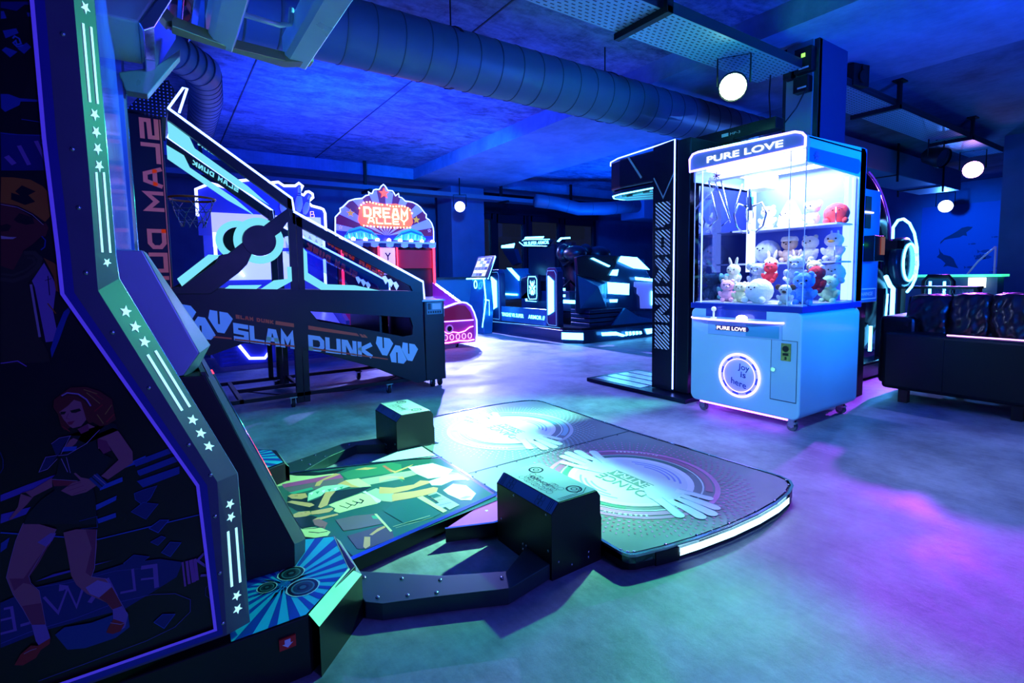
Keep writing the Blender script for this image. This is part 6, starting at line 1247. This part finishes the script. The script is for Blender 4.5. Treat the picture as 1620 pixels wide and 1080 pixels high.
# ================================================================ pin bowling machine
N=thing('bowling_machine',(1.2,7.3,0),'bowling machine with blue-white neon cloud outline and bowling pins on its marquee','arcade machine')
ON=[(.45,1.9),(.45,2.25),(.62,2.34),(.80,2.30),(.95,2.40),(1.15,2.44),(1.3,2.40),(1.46,2.43),(1.533,2.384),(1.685,2.397),(1.738,2.441),(1.788,2.405),(1.75,2.33),(1.744,2.294),(1.795,2.271),(1.83,2.32),(1.87,2.33),(1.92,2.30),(1.926,2.25),(1.856,2.181),(1.90,2.125),(2.02,2.10),(2.065,2.084),(2.088,2.03),(2.088,1.75)]
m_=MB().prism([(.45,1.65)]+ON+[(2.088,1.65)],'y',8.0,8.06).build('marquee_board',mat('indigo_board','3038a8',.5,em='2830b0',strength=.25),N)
MB().tube([(x,7.985,z) for x,z in ON],.019,8).build('marquee_neon',glow('neon_blue_white',(.2,.25,1),9),m_)
for (bx_,bz,tx,tz) in ((1.70,2.02,1.735,2.38),(1.78,1.99,1.87,2.27),(1.5,1.98,1.5,2.3)):
    d=Vector((tx-bx_,0,tz-bz)); Ln=d.length; k=Ln/.38
    pn=MB().lathe((bx_,7.93,bz),d,[(.028*k,0),(.05*k,.06*k),(.058*k,.12*k),(.045*k,.2*k),(.022*k,.27*k),(.026*k,.33*k),(.018*k,.37*k),(0,.38*k)],16).build('bowling_pin',mat('pin_white','c8c8f0',.3,em='6868c8',strength=.25),N); d.normalize()
    MB().cyl(Vector((bx_,7.93,bz))+d*.235*k,Vector((bx_,7.93,bz))+d*.25*k,.036*k).cyl(Vector((bx_,7.93,bz))+d*.265*k,Vector((bx_,7.93,bz))+d*.28*k,.029*k).build('pin_stripe',mat('stripe_navy','1c2060',.4),pn)
MB().box(.6,2.0,7.90,7.94,1.50,1.95).build('lit_playfield',mat('lit_playfield','d8d8ff',.4,em='a8a8ff',strength=1.2),N)
for q in ([(1.15,1.55),(1.3,1.7),(1.45,1.7)],[(1.5,1.9),(1.6,1.82),(1.72,1.9),(1.85,1.82)],[(.8,1.62),(1.0,1.62),(1.1,1.75)]): MB().tube([(x,7.88,z) for x,z in q],.014,8).build('playfield_neon',glow('neon_blue_white',(.2,.25,1),9),N)
MB().stroke('B',(1.87,7.97,1.95),(1,0,.1),(0,0,1),.06,.09,.008).build('marquee_print',NL,m_)
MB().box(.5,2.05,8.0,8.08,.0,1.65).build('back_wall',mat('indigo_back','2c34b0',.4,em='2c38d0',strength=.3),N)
MB().cyl((.60,7.6,.80),(.60,7.6,1.66),.02).build('neon_post',glow('neon_blue_white'),N); MB().cyl((1.95,7.6,.80),(1.95,7.6,1.66),.02).build('neon_post',glow('neon_blue_white'),N)
b=MB().box(.75,1.55,7.94,7.98,1.05,1.45); b.build('scoreboard',mat('lit_scoreboard','d8e0ff',.4,em='a0b0ff',strength=1.3),N)
b=MB().tube([(.95,7.92,1.10),(.85,7.92,1.25),(.95,7.92,1.40),(1.3,7.92,1.40),(1.45,7.92,1.3)],.015,8); b.build('scoreboard_neon',glow('neon_blue_white'),N)
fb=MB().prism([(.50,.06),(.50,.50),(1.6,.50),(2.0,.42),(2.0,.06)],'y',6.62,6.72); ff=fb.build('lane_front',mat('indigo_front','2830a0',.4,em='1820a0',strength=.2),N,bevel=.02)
MB().tube([(.70,6.60,.30),(.80,6.60,.141),(.96,6.60,.128),(1.03,6.60,.22)],.017,8).build('front_neon',glow('neon_blue_white'),ff)
b=MB()
for k in range(6): b.box(.52,.68,6.612,6.62,.10+k*.045,.12+k*.045).box(1.1,1.9,6.612,6.62,.10+k*.045,.12+k*.045)
b.build('front_slats',mat('slat_blue','4450d0',.4),ff)
MB().prism([(6.72,.36),(7.9,.82),(7.9,.60),(6.72,.25)],'x',.56,1.95).build('lane',mat('blue_white_lane','a8a8ff',.2,em='6060ff',strength=.4),N)
for x in (.5,1.96): MB().prism([(6.72,.07),(6.72,.50),(7.0,.62),(7.9,1.05),(7.9,.07)],'x',x,x+.05).build('lane_side',mat('indigo_front'),N)
# orange ball sofa shape seen under the arm
# ================================================================ 360 flight ring simulator
Q_=thing('flight_simulator',(6.2,2.35,0),'dark round spinning flight simulator with glowing cyan disc behind the claw machine','flight simulator')
def ringpts(cx,cz,r_,a0,a1,y,n=24): return [(x,y,z) for x,z in arc2(cx,cz,r_,a0,a1,n)]
rgm=mat('ring_dark_gloss','0a1020',.2,.3)
b=MB(); cx_,cz_,R1=5.75,1.12,.98
P1=arc2(cx_,cz_,R1,-75,75,28); P2=arc2(cx_,cz_,R1-.22,-75,75,28)
b.prism(P1+P2[::-1],'y',2.35,2.75); b.build('ring_housing',rgm,Q_,bevel=.02)
MB().tube([(x,2.34,z) for x,z in arc2(cx_,cz_,R1,15,72,16)],.008,6).build('rim_line',mat('violet_rim','8040c0',.2,em='7030c0',strength=.6),Q_)
dc=MB().lathe((6.93,2.30,1.13),(0,-1,0),[(0,.05),(.24,.05),(.28,.02),(.28,-.1),(0,-.1)],40).build('disc_sign',mat('dark_teal_disc','0c2c40',.25),Q_)
MB().tube([(6.915+.185*math.cos(2*PI*i/40),2.235,1.13+.205*math.sin(2*PI*i/40)) for i in range(40)],.012,8,True).build('disc_ring_light',VC,dc)
b=MB().text('Super',(6.80,2.19,1.18),(1,0,0),(0,0,1),.22,.065,0,.01).text('360',(6.84,2.19,1.09),(1,0,0),(0,0,1),.14,.055,0,.01).text('Flight',(6.80,2.19,.99),(1,0,0),(0,0,1),.20,.065,0,.01); b.build('disc_lettering',glow('dim_cyan_text',(.15,.7,1),1.6),dc)
MB().tube([(6.46,2.25,1.38),(6.46,2.25,1.50),(6.58,2.25,1.58),(6.72,2.25,1.60),(6.90,2.25,1.56),(7.05,2.25,1.46),(7.15,2.25,1.30),(7.19,2.25,1.1),(7.15,2.25,.95),(7.05,2.25,.86),(6.92,2.25,.80)],.014,8).build('outer_light_loop',VC,Q_)
MB().box(6.44,6.62,2.2,2.32,1.27,1.36).build('hinge_block',BLK,Q_); MB().tube([(6.3,2.24,.98),(6.42,2.24,.88),(6.50,2.24,.85),(6.50,2.24,.2)],.022,8).build('seat_light_tube',VC,Q_)
MB().box(6.15,6.20,2.2,2.26,.0,.86).build('upright',rgm,Q_); MB().tube([(6.25,2.2,.80),(6.17,2.19,.20)],.009,8).build('upright_light',VC,Q_)
MB().box(5.4,6.6,2.1,2.9,.0,.16).build('base',rgm,Q_,bevel=.02); MB().ell((6.35,2.45,.75),(.28,.2,.40),16).build('seat_pod',mat('seat_black_leather'),Q_)
for k,x in enumerate((5.75,6.05,6.22,6.36)): MB().box(x,x+.03,2.15,2.17,.25,.5).build('pod_leg_light',VC,Q_)
MB().tube([(5.30,2.3,1.55),(5.42,2.3,1.56),(5.50,2.3,1.46)],.008,6).build('top_light_line',VC,Q_)
# ================================================================ sofa
so=thing('sofa',(5.2,.6,0),'low black leather sofa seen from behind at the right edge','sofa')
lt=mat('black_leather','0c0e14',.33,0,.1,14,bump=.35)
MB().box(4.76,5.0,-.6,1.70,.105,.555).build('backrest_frame',mat('black_vinyl_back','0e1014',.42,0,.08,8,bump=.2),so,bevel=.03)
MB().box(5.0,5.65,-.6,1.70,.105,.40).build('seat_base',lt,so,bevel=.03); MB().box(4.95,5.65,1.55,1.80,.105,.67).build('armrest',lt,so,bevel=.04)
MB().box(4.755,4.758,1.305,1.309,.12,.54).build('seam',mat('seam_grey','20242c',.5),so)
for x,y in ((4.80,1.56),(5.6,1.6),(4.80,.90),(4.80,.2)): MB().box(x,x+.06,y-.03,y+.03,0,.105).build('leg',mat('dark_wood_leg','241c1c',.4),so)
MB().box(4.79,4.80,.0,1.30,.556,.564).build('bright_strip',glow('pink_strip',(.7,.3,1),4),so)  # bright pink line along the backrest top, built as a glowing strip
def cushion(y,label,w=.40,t_=.30,z=.68,seed=1):
    c=thing('sofa_cushion',(4.98,y,z),label,'cushion','cushions along the sofa back'); vs=[];n=20
    for i in range(n+1):
        for j in range(n+1):
            uu,vv=i/n*2-1,j/n*2-1; vs.append((uu,vv))
    for sd in (1,-1):
        pts=[]
        for uu,vv in vs:
            e=max(0,(1-uu**4)*(1-vv**4))**.5; wr=.012*math.sin(uu*9+seed*2+vv*4)*math.cos(vv*7+seed)+.008*math.sin(14*uu*vv+seed)
            th=.10*e+wr*e; px=sd*th; pz=vv*.215*(1-.08*uu*uu); py=uu*w/2*(1-.06*vv*vv)
            q=Matrix.Rotation(.30,3,'Y')@Vector((px,py,pz)); pts.append((5.11+q.x,y+q.y,z+q.z))
        MB().add(pts,[(i*(n+1)+j,i*(n+1)+j+1,(i+1)*(n+1)+j+1,(i+1)*(n+1)+j) for i in range(n) for j in range(n)],0,True).build('leather_face',mat('brown_black_leather','281c1c',.3,0,.3,6,bump=.3),c)
    MB().tube([(5.11+(Matrix.Rotation(.30,3,'Y')@Vector((0,a,b_))).x,y+a,z+(Matrix.Rotation(.30,3,'Y')@Vector((0,a,b_))).z) for a,b_ in [(-w/2,-.19),(-w/2,.19),(-w/4,.212),(0,.214),(w/4,.212),(w/2,.19),(w/2,-.19)]],.006,6).build('piping',lt,c)
for i,(y,lb_) in enumerate(((1.50,'leather cushion leaning at the left end of the sofa back beside the armrest'),(1.24,'second leather cushion from the left on the sofa back'),(1.02,'third leather cushion on the sofa back'),(.70,'leather cushion cut by the right photo edge'))): cushion(y,lb_,[.31,.28,.25,.36][i],seed=i+1,z=[.64,.655,.66,.66][i])
# ================================================================ railing table and stools behind the sofa
t=thing('bar_table',(7.6,2.1,0),'long narrow bar table with net front behind the sofa','table')
MB().box(7.45,7.7,1.78,2.55,.82,.85).build('table_top',BLK,t); 
for y in (1.80,2.52): MB().box(7.5,7.65,y-.02,y+.02,0,.82).build('leg',BLK,t)
b=MB()
for k in range(10): b.tube([(7.5,1.83+k*.032,.68),(7.5,1.89+k*.032,.82)],.002,4).tube([(7.5,1.89+k*.032,.68),(7.5,1.83+k*.032,.82)],.002,4)
b.build('net',mat('net_cord','8088a0',.6),t)
for y,lb_ in ((2.24,'arched frame with two white light tubes behind the sofa, farther left'),):
    t=thing('light_frame',(7.85,y,0),lb_,'light frame'); MB().tube([(7.85,y-.14,0),(7.85,y-.14,.90),(7.85,y-.10,.96),(7.85,y+.10,.96),(7.85,y+.14,.90),(7.85,y+.14,0)],.028,8).build('frame',BLK,t)
    for s_ in (-.07,.07): MB().cyl((7.82,y+s_,.3),(7.82,y+s_,.90),.014).build('light_tube',VC,t)
o=MB().box(9.0,9.3,1.95,3.2,0,.94).box(8.95,9.3,1.9,3.25,.94,.97,1).build('arcade_counter',[mat('blue_grey_counter','3c5c8c',.5),mat('green_edge','70ffc0',.4,em='40ffa0',strength=1.5)],label='low blue counter with green-lit top edge in front of the mural',category='counter')
o=MB().box(8.9,8.95,2.05,2.22,.80,.93).build('lit_menu_box',glow('menu_white','f0fff0',2.5),label='small bright lit box on the counter in front of the mural',category='light box')
o=MB().tube([(9.6,2.45,.9),(9.6,2.30,1.15),(9.6,2.12,1.35)],.012,8).tube([(9.6,2.45,.9),(9.6,2.45,.0)],.012,8).tube([(9.6,2.12,1.35),(9.6,2.12,0)],.012,8).build('handrail',mat('lilac_rail','a0a8e0',.3,em='6068c0',strength=.3),label='slanted handrail in front of the mural wall',category='handrail')
